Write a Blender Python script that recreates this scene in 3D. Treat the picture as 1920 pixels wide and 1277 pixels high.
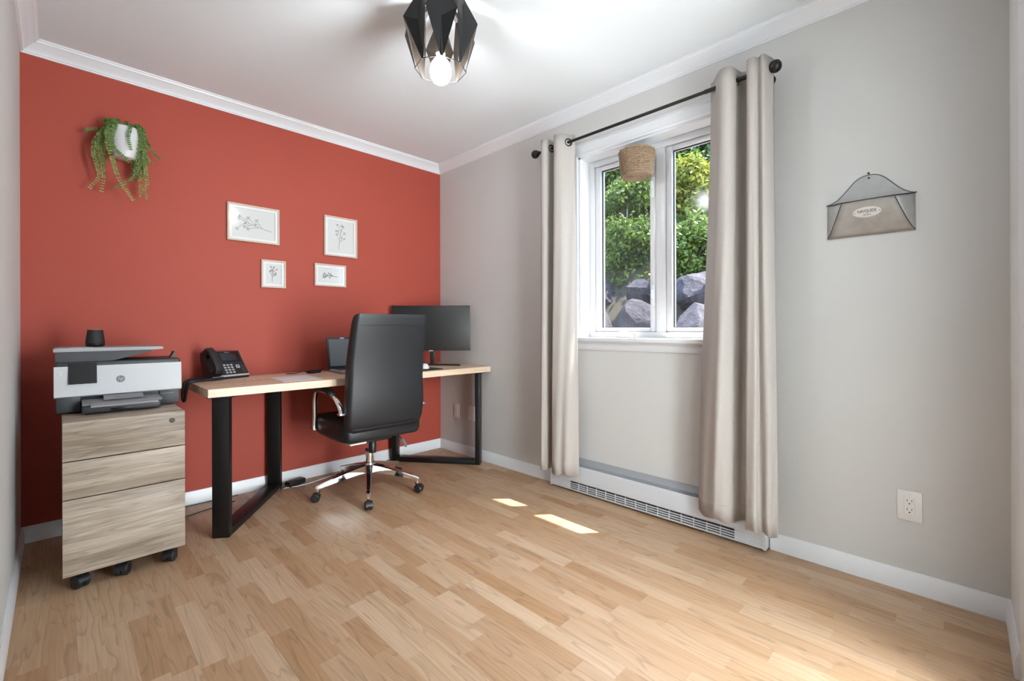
import bpy, bmesh, math, random
import numpy as np
from mathutils import Vector, Matrix, Quaternion
R = math.radians
PI = math.pi
random.seed(7)
scene = bpy.context.scene
for o in list(bpy.data.objects):
    bpy.data.objects.remove(o)
COL = scene.collection

# ------------------------------------------------------------------ camera
cam_d = bpy.data.cameras.new('camera')
cam = bpy.data.objects.new('camera', cam_d)
COL.objects.link(cam)
cam_d.sensor_fit = 'HORIZONTAL'
cam_d.sensor_width = 36.0
cam_d.lens = 36.0 * 846.09 / 1920.0
cam_d.shift_x = (960 - 954.26) / 1920.0
cam_d.shift_y = (615.8 - 638.5) / 1920.0
cam_d.clip_start = 0.01
cam_d.clip_end = 200
cam.matrix_world = (Matrix.Translation((-2.3433, -3.1858, 1.0267)) @
                    Matrix.Rotation(-0.7849, 4, 'Z') @ Matrix.Rotation(PI / 2, 4, 'X') @
                    Matrix.Rotation(-0.0028, 4, 'Z'))
scene.camera = cam

# ------------------------------------------------------------------ sky, sun, exposure
world = bpy.data.worlds.new('sky')
scene.world = world
world.use_nodes = True
wn = world.node_tree.nodes
wl = world.node_tree.links
wn.clear()
sky = wn.new('ShaderNodeTexSky')
sky.sky_type = 'NISHITA'
sky.sun_disc = False
sky.sun_elevation = R(62)
sky.sun_rotation = R(130)
sky.altitude = 100
bg = wn.new('ShaderNodeBackground')
bg.inputs['Strength'].default_value = 0.75
wo = wn.new('ShaderNodeOutputWorld')
wl.new(sky.outputs[0], bg.inputs[0])
wl.new(bg.outputs[0], wo.inputs[0])

SUN_DIR = Vector((-0.396, 0.33, -1.0)).normalized()
sun_d = bpy.data.lights.new('sun', 'SUN')
sun_d.energy = 10.0
sun_d.angle = R(0.53)
sun_d.color = (1.0, 0.95, 0.86)
sun = bpy.data.objects.new('sun', sun_d)
sun.rotation_euler = SUN_DIR.to_track_quat('-Z', 'Y').to_euler()
sun.location = (3, -3, 7)
COL.objects.link(sun)

BULB_STRENGTH = 70.0
FILL_STRENGTH = 10.0  # glow of the added fill panel in the hall
scene.view_settings.view_transform = 'Standard'
scene.view_settings.look = 'None'
scene.view_settings.gamma = 1.0
scene.view_settings.use_curve_mapping = False
scene.view_settings.exposure = 1.22

# ------------------------------------------------------------------ helpers: materials
MATS = {}


def lin(c):
    return tuple(((v / 255.0) / 12.92 if v / 255.0 <= 0.04045 else ((v / 255.0 + 0.055) / 1.055) ** 2.4) for v in c)


def mat(name, col, rough=0.5, metal=0.0, spec=0.5, bump=0.0, bscale=300.0, var=0.0, vscale=4.0, coat=0.0):
    if name in MATS:
        return MATS[name]
    m = bpy.data.materials.new(name)
    m.use_nodes = True
    nt = m.node_tree
    b = nt.nodes['Principled BSDF']
    b.inputs['Base Color'].default_value = (*col, 1)
    b.inputs['Roughness'].default_value = rough
    b.inputs['Metallic'].default_value = metal
    b.inputs['Specular IOR Level'].default_value = spec
    b.inputs['Coat Weight'].default_value = coat
    tc = nt.nodes.new('ShaderNodeTexCoord')
    if var:
        n = nt.nodes.new('ShaderNodeTexNoise')
        n.inputs['Scale'].default_value = vscale
        n.inputs['Detail'].default_value = 4
        nt.links.new(tc.outputs['Object'], n.inputs['Vector'])
        mx = nt.nodes.new('ShaderNodeMix')
        mx.data_type = 'RGBA'
        mx.inputs[6].default_value = (*[c * (1 - var) for c in col], 1)
        mx.inputs[7].default_value = (*[min(1, c * (1 + var)) for c in col], 1)
        nt.links.new(n.outputs[0], mx.inputs[0])
        nt.links.new(mx.outputs[2], b.inputs['Base Color'])
    if bump:
        n = nt.nodes.new('ShaderNodeTexNoise')
        n.inputs['Scale'].default_value = bscale
        n.inputs['Detail'].default_value = 3
        nt.links.new(tc.outputs['Object'], n.inputs['Vector'])
        bp = nt.nodes.new('ShaderNodeBump')
        bp.inputs['Strength'].default_value = bump
        bp.inputs['Distance'].default_value = 0.002
        nt.links.new(n.outputs[0], bp.inputs['Height'])
        nt.links.new(bp.outputs[0], b.inputs['Normal'])
    MATS[name] = m
    return m


def emis(name, col, strength):
    m = bpy.data.materials.new(name)
    m.use_nodes = True
    b = m.node_tree.nodes['Principled BSDF']
    b.inputs['Base Color'].default_value = (0.9, 0.85, 0.75, 1)
    b.inputs['Emission Color'].default_value = (*col, 1)
    b.inputs['Emission Strength'].default_value = strength
    MATS[name] = m
    return m


def glass_mat(name, tint=(1, 1, 1), ior=1.45, dust=0.0, rough=0.12):
    m = bpy.data.materials.new(name)
    m.use_nodes = True
    nt = m.node_tree
    nt.nodes.clear()
    out = nt.nodes.new('ShaderNodeOutputMaterial')
    tr = nt.nodes.new('ShaderNodeBsdfTransparent')
    tr.inputs[0].default_value = (*tint, 1)
    gl = nt.nodes.new('ShaderNodeBsdfGlossy')
    gl.inputs['Roughness'].default_value = rough
    # thin sheet: Schlick reflectance, the same from both sides
    lw = nt.nodes.new('ShaderNodeLayerWeight')
    lw.inputs['Blend'].default_value = 0.5
    p5 = nt.nodes.new('ShaderNodeMath')
    p5.operation = 'POWER'
    p5.inputs[1].default_value = 5.0
    fr = nt.nodes.new('ShaderNodeMapRange')
    fr.inputs[3].default_value = ((ior - 1) / (ior + 1)) ** 2
    fr.inputs[4].default_value = 1.0
    nt.links.new(lw.outputs['Facing'], p5.inputs[0])
    nt.links.new(p5.outputs[0], fr.inputs[0])
    mx = nt.nodes.new('ShaderNodeMixShader')
    nt.links.new(fr.outputs[0], mx.inputs[0])
    nt.links.new(tr.outputs[0], mx.inputs[1])
    nt.links.new(gl.outputs[0], mx.inputs[2])
    last = mx
    if dust:
        df = nt.nodes.new('ShaderNodeBsdfDiffuse')
        df.inputs[0].default_value = (0.6, 0.6, 0.6, 1)
        m2 = nt.nodes.new('ShaderNodeMixShader')
        m2.inputs[0].default_value = dust
        nt.links.new(mx.outputs[0], m2.inputs[1])
        nt.links.new(df.outputs[0], m2.inputs[2])
        last = m2
    nt.links.new(last.outputs[0], out.inputs[0])
    MATS[name] = m
    return m


def wood_mat(name, dark, light, axis=0, rough=0.45, fine=1.0, ring=6.0, use_tone=False, line=0.5, gscale=1.0, spec=0.5, streak=0.0):
    """grain runs along the given axis (object coordinates); optional per-piece tone in colour attribute 'tone'"""
    m = bpy.data.materials.new(name)
    m.use_nodes = True
    nt = m.node_tree
    N, L = nt.nodes, nt.links
    b = N['Principled BSDF']
    b.inputs['Roughness'].default_value = rough
    b.inputs['Specular IOR Level'].default_value = spec
    tc = N.new('ShaderNodeTexCoord')
    at = N.new('ShaderNodeAttribute')
    at.attribute_name = 'tone'
    src = tc.outputs['Object']
    if use_tone:
        sc = N.new('ShaderNodeVectorMath')
        sc.operation = 'MULTIPLY'
        sc.inputs[1].default_value = (0.0, 31.0, 17.0)
        L.new(at.outputs['Vector'], sc.inputs[0])
        ad = N.new('ShaderNodeVectorMath')
        ad.operation = 'ADD'
        L.new(tc.outputs['Object'], ad.inputs[0])
        L.new(sc.outputs[0], ad.inputs[1])
        src = ad.outputs[0]

    def mapped(lo, hi):
        mp = N.new('ShaderNodeMapping')
        s = [hi, hi, hi]
        s[axis] = lo
        mp.inputs['Scale'].default_value = s
        L.new(src, mp.inputs['Vector'])
        return mp.outputs[0]
    n1 = N.new('ShaderNodeTexNoise')
    n1.inputs['Scale'].default_value = gscale
    n1.inputs['Detail'].default_value = 2.0
    n1.inputs['Roughness'].default_value = 0.45
    n1.inputs['Distortion'].default_value = 0.25
    L.new(mapped(1.0, 9.5), n1.inputs['Vector'])
    mu = N.new('ShaderNodeMath')
    mu.operation = 'MULTIPLY'
    mu.inputs[1].default_value = ring
    L.new(n1.outputs[0], mu.inputs[0])
    fr = N.new('ShaderNodeMath')
    fr.operation = 'FRACT'
    L.new(mu.outputs[0], fr.inputs[0])
    rp = N.new('ShaderNodeValToRGB')
    e = rp.color_ramp.elements
    e[0].position = 0.0
    e[0].color = (0, 0, 0, 1)
    e[1].position = 0.10
    e[1].color = (1, 1, 1, 1)
    e2 = rp.color_ramp.elements.new(0.85)
    e2.color = (0.8, 0.8, 0.8, 1)
    e3 = rp.color_ramp.elements.new(1.0)
    e3.color = (0.15, 0.15, 0.15, 1)
    L.new(fr.outputs[0], rp.inputs[0])
    n2 = N.new('ShaderNodeTexNoise')
    n2.inputs['Scale'].default_value = 1.0
    n2.inputs['Detail'].default_value = 3.0
    L.new(mapped(5.0 * fine, 160.0 * fine), n2.inputs['Vector'])
    # base tone
    tone = N.new('ShaderNodeMix')
    tone.data_type = 'RGBA'
    tone.inputs[6].default_value = (*dark, 1)
    tone.inputs[7].default_value = (*light, 1)
    if use_tone:
        sp = N.new('ShaderNodeSeparateXYZ')
        L.new(at.outputs['Vector'], sp.inputs[0])
        L.new(sp.outputs[0], tone.inputs[0])
    else:
        n3 = N.new('ShaderNodeTexNoise')
        n3.inputs['Scale'].default_value = 1.0
        n3.inputs['Detail'].default_value = 4.0
        n3.inputs['Roughness'].default_value = 0.6
        L.new(mapped(2.5, 26.0), n3.inputs['Vector'])
        r3 = N.new('ShaderNodeValToRGB')
        r3.color_ramp.elements[0].position = 0.3
        r3.color_ramp.elements[1].position = 0.7
        L.new(n3.outputs[0], r3.inputs[0])
        L.new(r3.outputs[0], tone.inputs[0])
    # grain = line*ring + fine
    f1 = N.new('ShaderNodeMapRange')
    f1.inputs[3].default_value = 1.0 - line
    f1.inputs[4].default_value = 1.0
    L.new(rp.outputs[0], f1.inputs[0])
    f2 = N.new('ShaderNodeMapRange')
    f2.inputs[1].default_value = 0.3
    f2.inputs[2].default_value = 0.7
    f2.inputs[3].default_value = 0.87 - streak
    f2.inputs[4].default_value = 1.06 + streak * 0.5
    L.new(n2.outputs[0], f2.inputs[0])
    mm = N.new('ShaderNodeMath')
    mm.operation = 'MULTIPLY'
    L.new(f1.outputs[0], mm.inputs[0])
    L.new(f2.outputs[0], mm.inputs[1])
    fin = N.new('ShaderNodeVectorMath')
    fin.operation = 'SCALE'
    L.new(tone.outputs[2], fin.inputs[0])
    L.new(mm.outputs[0], fin.inputs['Scale'])
    L.new(fin.outputs[0], b.inputs['Base Color'])
    MATS[name] = m
    return m


# ------------------------------------------------------------------ helpers: geometry
class B:
    def __init__(self):
        self.bm = bmesh.new()

    def add(self, vs, fs, mi=0):
        v = [self.bm.verts.new(p) for p in vs]
        out = []
        for f in fs:
            try:
                fc = self.bm.faces.new([v[i] for i in f])
                fc.material_index = mi
                out.append(fc)
            except ValueError:
                pass
        return v, out

    def box(self, lo, hi, r=0.0, seg=2, M=None, mi=0):
        x0, y0, z0 = lo
        x1, y1, z1 = hi
        vs = [(x0, y0, z0), (x1, y0, z0), (x1, y1, z0), (x0, y1, z0), (x0, y0, z1), (x1, y0, z1), (x1, y1, z1), (x0, y1, z1)]
        fs = [(0, 3, 2, 1), (4, 5, 6, 7), (0, 1, 5, 4), (1, 2, 6, 5), (2, 3, 7, 6), (3, 0, 4, 7)]
        v, f = self.add(vs, fs, mi)
        geo = v
        if r > 0:
            es = list({e for x in v for e in x.link_edges})
            res = bmesh.ops.bevel(self.bm, geom=es, offset=r, segments=seg, affect='EDGES', profile=0.5, clamp_overlap=True)
            geo = list({vv for ff in res['faces'] for vv in ff.verts} | {x for x in v if x.is_valid})
            for ff in res['faces']:
                ff.material_index = mi
        if M is not None:
            bmesh.ops.transform(self.bm, matrix=M, verts=[g for g in geo if g.is_valid])
        return self

    def cyl(self, p0, p1, r0, r1=None, n=20, caps=True, mi=0):
        return self.tube([p0, p1], [r0, r0 if r1 is None else r1], n, caps, mi)

    def tube(self, pts, r, n=10, caps=True, mi=0, flat=1.0, upv=None):
        pts = [Vector(p) for p in pts]
        rs = r if isinstance(r, (list, tuple)) else [r] * len(pts)
        rings = []
        prev = None
        for i, p in enumerate(pts):
            if i == 0:
                t = pts[1] - pts[0]
            elif i == len(pts) - 1:
                t = pts[-1] - pts[-2]
            else:
                t = (pts[i + 1] - pts[i]).normalized() + (pts[i] - pts[i - 1]).normalized()
            t = t.normalized() if t.length > 1e-9 else Vector((0, 0, 1))
            if prev is None:
                u = Vector(upv) if upv else Vector((0, 0, 1))
                if abs(t.dot(u)) > 0.95:
                    u = Vector((1, 0, 0))
                a = (u - t * u.dot(t)).normalized()
            else:
                a = prev - t * prev.dot(t)
                a = a.normalized() if a.length > 1e-6 else t.orthogonal().normalized()
            prev = a
            bv = t.cross(a)
            rings.append([p + a * (rs[i] * math.cos(2 * PI * k / n)) + bv * (rs[i] * flat * math.sin(2 * PI * k / n)) for k in range(n)])
        return self.loft(rings, True, caps, mi)

    def loft(self, rings, closed=True, caps=True, mi=0):
        n = len(rings[0])
        vs = [p for rg in rings for p in rg]
        fs = []
        for i in range(len(rings) - 1):
            for k in range(n if closed else n - 1):
                k2 = (k + 1) % n
                fs.append((i * n + k, i * n + k2, (i + 1) * n + k2, (i + 1) * n + k))
        if caps and closed:
            fs.append(tuple(range(n - 1, -1, -1)))
            fs.append(tuple((len(rings) - 1) * n + k for k in range(n)))
        self.add(vs, fs, mi)
        return self

    def lathe(self, prof, n=32, c=(0, 0, 0), axis='z', caps=True, mi=0):
        rings = []
        for (r, h) in prof:
            rg = []
            for k in range(n):
                a = 2 * PI * k / n
                u, v = r * math.cos(a), r * math.sin(a)
                q = {'z': (u, v, h), 'x': (h, u, v), 'y': (v, h, u)}[axis]
                rg.append((c[0] + q[0], c[1] + q[1], c[2] + q[2]))
            rings.append(rg)
        return self.loft(rings, True, caps, mi)

    def prism(self, poly, f0, f1, mi=0):
        """poly: list of 2-d points; f0, f1 map a 2-d point to the two end faces"""
        return self.loft([[f0(p) for p in poly], [f1(p) for p in poly]], True, True, mi)

    def sphere(self, c, r, nu=16, nv=10, sc=(1, 1, 1), mi=0):
        prof = []
        rings = []
        for j in range(nv + 1):
            a = PI * j / nv
            rr = max(1e-4, math.sin(a))
            rings.append([(c[0] + r * sc[0] * rr * math.cos(2 * PI * k / nu), c[1] + r * sc[1] * rr * math.sin(2 * PI * k / nu), c[2] - r * sc[2] * math.cos(a)) for k in range(nu)])
        return self.loft(rings, True, True, mi)

    def build(self, name, m, parent=None, loc=(0, 0, 0), rot=(0, 0, 0), smooth=35, fix=True):
        if fix:
            bmesh.ops.recalc_face_normals(self.bm, faces=self.bm.faces[:])
        me = bpy.data.meshes.new(name)
        self.bm.to_mesh(me)
        self.bm.free()
        for x in (m if isinstance(m, (list, tuple)) else [m]):
            me.materials.append(x)
        if smooth:
            me.polygons.foreach_set('use_smooth', [True] * len(me.polygons))
            me.set_sharp_from_angle(angle=R(smooth))
        o = bpy.data.objects.new(name, me)
        COL.objects.link(o)
        o.location = loc
        o.rotation_euler = rot
        if parent is not None:
            o.parent = parent
        return o


def tag(o, label=None, cat=None, group=None, kind=None):
    if label:
        o['label'] = label
    if cat:
        o['category'] = cat
    if group:
        o['group'] = group
    if kind:
        o['kind'] = kind
    return o


def thing(name, label, cat, loc, rz=0.0, group=None, kind=None):
    e = bpy.data.objects.new(name, None)
    e.empty_display_size = 0.05
    COL.objects.link(e)
    e.location = loc
    e.rotation_euler = (0, 0, rz)
    return tag(e, label, cat, group, kind)


def part(src, name, parent, loc=None, rot=None):
    c = src.copy()
    COL.objects.link(c)
    c.name = name
    c.parent = parent
    if loc is not None:
        c.location = loc
    if rot is not None:
        c.rotation_euler = rot
    return c


def text(name, body, size, m, parent, loc, rot, shear=0.0, sx=1.0, ext=0.0003, bold=0.0):
    cu = bpy.data.curves.new(name, 'FONT')
    cu.body = body
    cu.size = size
    cu.shear = shear
    cu.align_x = 'CENTER'
    cu.align_y = 'CENTER'
    cu.extrude = ext
    cu.offset = bold
    t = bpy.data.objects.new(name + '_tmp', cu)
    COL.objects.link(t)
    bpy.context.view_layer.update()
    me = bpy.data.meshes.new_from_object(t.evaluated_get(bpy.context.evaluated_depsgraph_get()))
    bpy.data.objects.remove(t)
    bpy.data.curves.remove(cu)
    me.materials.clear()
    me.materials.append(m)
    o = bpy.data.objects.new(name, me)
    COL.objects.link(o)
    o.parent = parent
    o.location = loc
    o.rotation_euler = rot
    o.scale = (sx, 1, 1)
    return o


def rrect(w, h, r, n=4):
    """rounded rectangle outline, centred"""
    pts = []
    for (cx, cy, a0) in ((w / 2 - r, h / 2 - r, 0), (-w / 2 + r, h / 2 - r, 90), (-w / 2 + r, -h / 2 + r, 180), (w / 2 - r, -h / 2 + r, 270)):
        for k in range(n + 1):
            a = R(a0 + 90 * k / n)
            pts.append((cx + r * math.cos(a), cy + r * math.sin(a)))
    return pts


def bez(pts, n=8):
    """Catmull-Rom through points"""
    P = [Vector(p) for p in pts]
    P = [P[0] * 2 - P[1]] + P + [P[-1] * 2 - P[-2]]
    out = []
    for i in range(1, len(P) - 2):
        for k in range(n):
            t = k / n
            a, b, c, d = P[i - 1], P[i], P[i + 1], P[i + 2]
            out.append(0.5 * ((2 * b) + (c - a) * t + (2 * a - 5 * b + 4 * c - d) * t * t + (3 * b - a - 3 * c + d) * t ** 3))
    out.append(P[-2])
    return out


# ------------------------------------------------------------------ materials
M_BEIGE = mat('beige_wall_paint', (0.60, 0.592, 0.577), 0.75, spec=0.3, bump=0.05, bscale=500, var=0.015, vscale=1.5)
M_RED = mat('brick_red_wall_paint', (0.385, 0.066, 0.043), 0.65, spec=0.35, bump=0.05, bscale=500, var=0.03, vscale=1.2)
M_CEIL = mat('white_ceiling_paint', (0.775, 0.81, 0.83), 0.8, spec=0.2, bump=0.04, bscale=300)
M_TRIM = mat('white_trim_paint', (0.77, 0.785, 0.81), 0.35)
M_WHITE = mat('white_vinyl', (0.72, 0.73, 0.75), 0.3)
M_BLACKM = mat('black_powder_coat', (0.004, 0.004, 0.0045), 0.4, bump=0.05, bscale=900)
M_RUBBER = mat('black_plastic', (0.012, 0.013, 0.015), 0.4)
M_RODM = mat('bronze_black_metal', (0.009, 0.008, 0.0075), 0.4, metal=0.2)
M_CHROME = mat('chrome', (0.82, 0.82, 0.83), 0.08, metal=1.0)
M_LEATHER = mat('black_leather', (0.0105, 0.011, 0.0128), 0.46, bump=0.12, bscale=700)
M_FLOOR = wood_mat('maple_laminate', (0.41, 0.232, 0.115), (0.58, 0.41, 0.272), axis=1, rough=0.42, ring=7.0, use_tone=True, line=0.27, gscale=1.6)
M_OAK = wood_mat('greige_oak_laminate', (0.25, 0.188, 0.135), (0.53, 0.44, 0.355), axis=0, rough=0.5, ring=9.0, line=0.28, gscale=1.4, streak=0.16)
M_DESK = wood_mat('pale_pine_block', (0.62, 0.43, 0.28), (0.80, 0.64, 0.48), axis=0, rough=0.4, ring=5.0, use_tone=True, line=0.12, gscale=1.3)
M_GLASS = glass_mat('window_glass', ior=1.3)
M_PGLASS = glass_mat('picture_glass', ior=1.5, rough=0.10)

# ------------------------------------------------------------------ room shell
XL, YN, ZC = -2.4712, -3.308, 2.423
WY0, WY1, WZ0, WZ1 = -2.47, -1.47, 0.955, 2.108      # window opening
DX0, DX1, DZ = -1.46, -0.62, 2.06                    # doorway in the near wall


def struct(b, name, m, smooth=35):
    return tag(b.build(name, m, smooth=smooth), kind='structure')


floor = struct(B().box((XL - 0.1, YN - 0.12, -0.12), (0.2, 0.1, -0.004)), 'floor', mat('underlay', (0.22, 0.13, 0.06), 0.8))
struct(B().box((XL - 0.1, YN - 0.12, ZC), (0.2, 0.1, ZC + 0.12)), 'ceiling', M_CEIL)
struct(B().box((XL - 0.1, 0, -0.12), (0.2, 0.1, ZC)), 'wall_far', M_RED)
struct(B().box((XL - 0.1, YN - 0.12, -0.12), (XL, 0, ZC)), 'wall_left', M_BEIGE)
b = B()
b.box((0, YN - 0.12, -0.12), (0.2, WY0, ZC))
b.box((0, WY1, -0.12), (0.2, 0, ZC))
b.box((0, WY0, -0.12), (0.2, WY1, WZ0))
b.box((0, WY0, WZ1), (0.2, WY1, ZC))
struct(b, 'wall_right', M_BEIGE)
b = B()
b.box((XL, YN - 0.12, -0.12), (DX0, YN, ZC))
b.box((DX1, YN - 0.12, -0.12), (0, YN, ZC))
b.box((DX0, YN - 0.12, DZ), (DX1, YN, ZC))
struct(b, 'wall_near', mat('off_white_wall_paint', (0.74, 0.74, 0.73), 0.6))

# floor strips: three-strip maple laminate, strips run along y
PITCH = 0.0651
known = {-1.585: [(-1.972, -1.582, 0.92)], -1.13: [(-1.558, -1.13, 0.88)], -1.65: [(-1.362, -0.921, 0.18)],
         -1.455: [(-1.72, -1.288, 0.2)], -1.78: [(-1.368, -0.938, 0.9)], -2.04: [(-1.56, -1.133, 0.95)],
         -1.845: [(-1.99, -1.559, 0.12)], -1.20: [(-2.168, -1.78, 0.95)], -1.26: [(-1.53, -1.09, 0.2), (-2.36, -1.926, 0.15)],
         -1.39: [(-2.05, -1.66, 0.8)], -0.935: [(-1.9, -1.48, 0.75)]}
strips = []
rs = random.Random(11)
xs = [-1.13 + PITCH * k for k in range(-22, 20)]
for x0 in xs:
    x1 = x0 + PITCH
    if x1 < XL + 0.002 or x0 > -0.002:
        continue
    a, c = max(x0, XL + 0.001), min(x1, -0.001)
    kn = []
    for kx, lst in known.items():
        if abs(kx - x0) < 0.02:
            kn = sorted(lst, key=lambda q: -q[1])
    segs = []
    y = -0.001 if not kn else None
    edges = []
    # build from the far wall to the near wall, honouring the known strips
    cur = -0.001
    todo = list(kn)
    first = True
    while cur > YN + 0.02:
        ln = rs.choice((0.43, 0.39, 0.43, 0.36, 0.22, 0.30))
        if first:
            ln *= rs.uniform(0.25, 1.0)
            first = False
        if todo and cur - ln < todo[0][1] + 0.12:
            k = todo.pop(0)
            if cur - k[1] > 0.03:
                segs.append((k[1], cur, rs.betavariate(3.2, 3.2)))
            segs.append((k[0], k[1], k[2]))
            cur = k[0]
            continue
        nx = max(cur - ln, YN + 0.001)
        if nx - YN < 0.05:
            nx = YN + 0.001
        segs.append((nx, cur, rs.betavariate(2.6, 2.6)))
        cur = nx
    strips += [(a, c, s[0], s[1], s[2]) for s in segs]


def strip_geo(b, s, layer):
    x0, x1, y0, y1, tone = s
    g = 0.00008
    h = rs.uniform(-0.00012, 0.00012)
    q = 0.0002
    vs = [(x0 + g, y0 + g, -0.004), (x1 - g, y0 + g, -0.004), (x1 - g, y1 - g, -0.004), (x0 + g, y1 - g, -0.004)]
    vs += [(x0 + g, y0 + g, h - q), (x1 - g, y0 + g, h - q), (x1 - g, y1 - g, h - q), (x0 + g, y1 - g, h - q)]
    k = g + q
    vs += [(x0 + k, y0 + k, h), (x1 - k, y0 + k, h), (x1 - k, y1 - k, h), (x0 + k, y1 - k, h)]
    fs = [(0, 1, 5, 4), (1, 2, 6, 5), (2, 3, 7, 6), (3, 0, 4, 7), (4, 5, 9, 8), (5, 6, 10, 9), (6, 7, 11, 10), (7, 4, 8, 11), (8, 9, 10, 11)]
    _, faces = b.add(vs, fs)
    c = (tone, rs.random(), rs.random(), 1)
    for f in faces:
        for lp in f.loops:
            lp[layer] = c


def seen(s):
    # how near the strip is to the photograph's standpoint, for choosing those built singly
    cx, cy = (s[0] + s[1]) / 2 + 2.34, (s[2] + s[3]) / 2 + 3.19
    d = (cx + cy) * 0.707
    u = (cx - cy) * 0.707
    if d < 0.9 or abs(u) > d * 1.2 + 0.1:
        return 99
    return d


strips.sort(key=seen)
for s in strips[:296]:
    b = B()
    lay = b.bm.loops.layers.float_color.new('tone')
    strip_geo(b, s, lay)
    b.build('floor_strip', M_FLOOR, floor, smooth=0, fix=False)
b = B()
lay = b.bm.loops.layers.float_color.new('tone')
for s in strips[296:]:
    strip_geo(b, s, lay)
tag(b.build('far_floor_strips', M_FLOOR, floor, smooth=0, fix=False), kind='stuff')

# baseboards: profile (out, up)
BBP = [(0, 0), (0.0125, 0), (0.0125, 0.05), (0.0105, 0.055), (0.0095, 0.064), (0.0065, 0.070), (0.005, 0.078), (0, 0.0785)]


def run_x(name, prof, x0, x1, y, sgn, z=0.0):
    return struct(B().prism(prof, lambda p: (x0, y + sgn * p[0], z + p[1]), lambda p: (x1, y + sgn * p[0], z + p[1])), name, M_TRIM, smooth=25)


def run_y(name, prof, y0, y1, x, sgn, z=0.0):
    return struct(B().prism(prof, lambda p: (x + sgn * p[0], y0, z + p[1]), lambda p: (x + sgn * p[0], y1, z + p[1])), name, M_TRIM, smooth=25)


HY0, HY1 = -2.556, -1.288     # heater ends
run_x('baseboard_far', BBP, XL, 0, 0, -1)
run_y('baseboard_left', BBP, YN, 0, XL, 1)
run_y('baseboard_right', BBP, HY1 + 0.004, 0, 0, -1)
run_y('baseboard_right', BBP, YN, HY0 - 0.004, 0, -1)
run_x('baseboard_near', BBP, -0.37, 0, YN, 1)
run_x('baseboard_near', BBP, XL, DX0 - 0.08, YN, 1)
# crown moulding profile (out, down from ceiling)
CRP = [(0, 0), (0.066, 0), (0.066, -0.006), (0.060, -0.009), (0.058, -0.015), (0.053, -0.018), (0.049, -0.020), (0.042, -0.026),
       (0.030, -0.034), (0.020, -0.044), (0.013, -0.052), (0.012, -0.055), (0.007, -0.057), (0.006, -0.063), (0, -0.0635)]
run_x('trim_1', CRP, XL, 0, 0, -1, ZC)
run_y('trim_2', CRP, YN, 0, XL, 1, ZC)
run_y('trim_3', CRP, YN, 0, 0, -1, ZC)
run_x('trim_4', CRP, XL, 0, YN, 1, ZC)
# ------------------------------------------------------------------ doorway, hall behind the standpoint
door = thing('door_1', 'white painted doorway at the right end of the near wall', None, (0, 0, 0), kind='structure')
b = B().box((DX1 - 0.012, YN - 0.122, 0), (-0.375, YN + 0.003, DZ + 0.075), 0.003)
b.build('casing', M_TRIM, door)
B().box((DX0 - 0.075, YN - 0.122, 0), (DX0 + 0.012, YN + 0.004, DZ + 0.075), 0.003).build('casing', M_TRIM, door)
B().box((DX0, YN - 0.122, DZ - 0.012), (DX1, YN + 0.004, DZ + 0.075), 0.003).build('casing', M_TRIM, door)
HN = YN - 0.12
hall = mat('hall_white_paint', (0.82, 0.81, 0.79), 0.7)
struct(B().box((-2.4, HN - 1.4, -0.12), (0.4, HN, 0)), 'floor', mat('hall_pale_tile', (0.66, 0.65, 0.63), 0.4, var=0.06, vscale=3))
struct(B().box((-2.4, HN - 1.4, ZC), (0.4, HN, ZC + 0.12)), 'ceiling', M_CEIL)
struct(B().box((-2.4, HN - 1.5, -0.12), (0.4, HN - 1.4, ZC)), 'wall_hall', hall)
struct(B().box((-2.5, HN - 1.4, -0.12), (-2.4, HN, ZC)), 'wall_hall', hall)
struct(B().box((0.4, HN - 1.4, -0.12), (0.5, HN, ZC)), 'wall_hall', hall)
# added fill light: glowing panel shaped as a sliding patio door, facing the doorway
hall_fill = thing('hall_fill_panel', 'added glowing fill panel shaped as a sliding patio door across the hall', None, (0, HN - 1.4, 0), kind='structure')
M_FILL = emis('fill_glow', (0.88, 0.955, 1.0), FILL_STRENGTH)
px0, px1, pz1 = -2.0, -0.1, 2.14
b = B()
for lo, hi in (((px0, 0.001, 0.0), (px0 + 0.06, 0.06, pz1)), ((px1 - 0.06, 0.001, 0.0), (px1, 0.06, pz1)), ((px0, 0.001, pz1 - 0.06), (px1, 0.06, pz1)), ((px0, 0.001, 0.0), (px1, 0.06, 0.05))):
    b.box(lo, hi, 0.003)
b.build('frame', M_WHITE, hall_fill)
pm_ = (px0 + px1) / 2
B().box((pm_ - 0.035, 0.005, 0.05), (pm_ + 0.035, 0.055, pz1 - 0.06), 0.003).build('fill_panel_stile', M_WHITE, hall_fill)
B().box((px0 + 0.06, 0.02, 0.05), (pm_ - 0.035, 0.03, pz1 - 0.06)).build('pane', M_FILL, hall_fill)  # emissive panes of the added fill panel
B().box((pm_ + 0.035, 0.02, 0.05), (px1 - 0.06, 0.03, pz1 - 0.06)).build('pane', M_FILL, hall_fill)

# ------------------------------------------------------------------ window
win = thing('window_1', 'white two-sash casement window in the right wall', None, (0, 0, 0), kind='structure')
FX0, FX1 = 0.10, 0.17
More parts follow.
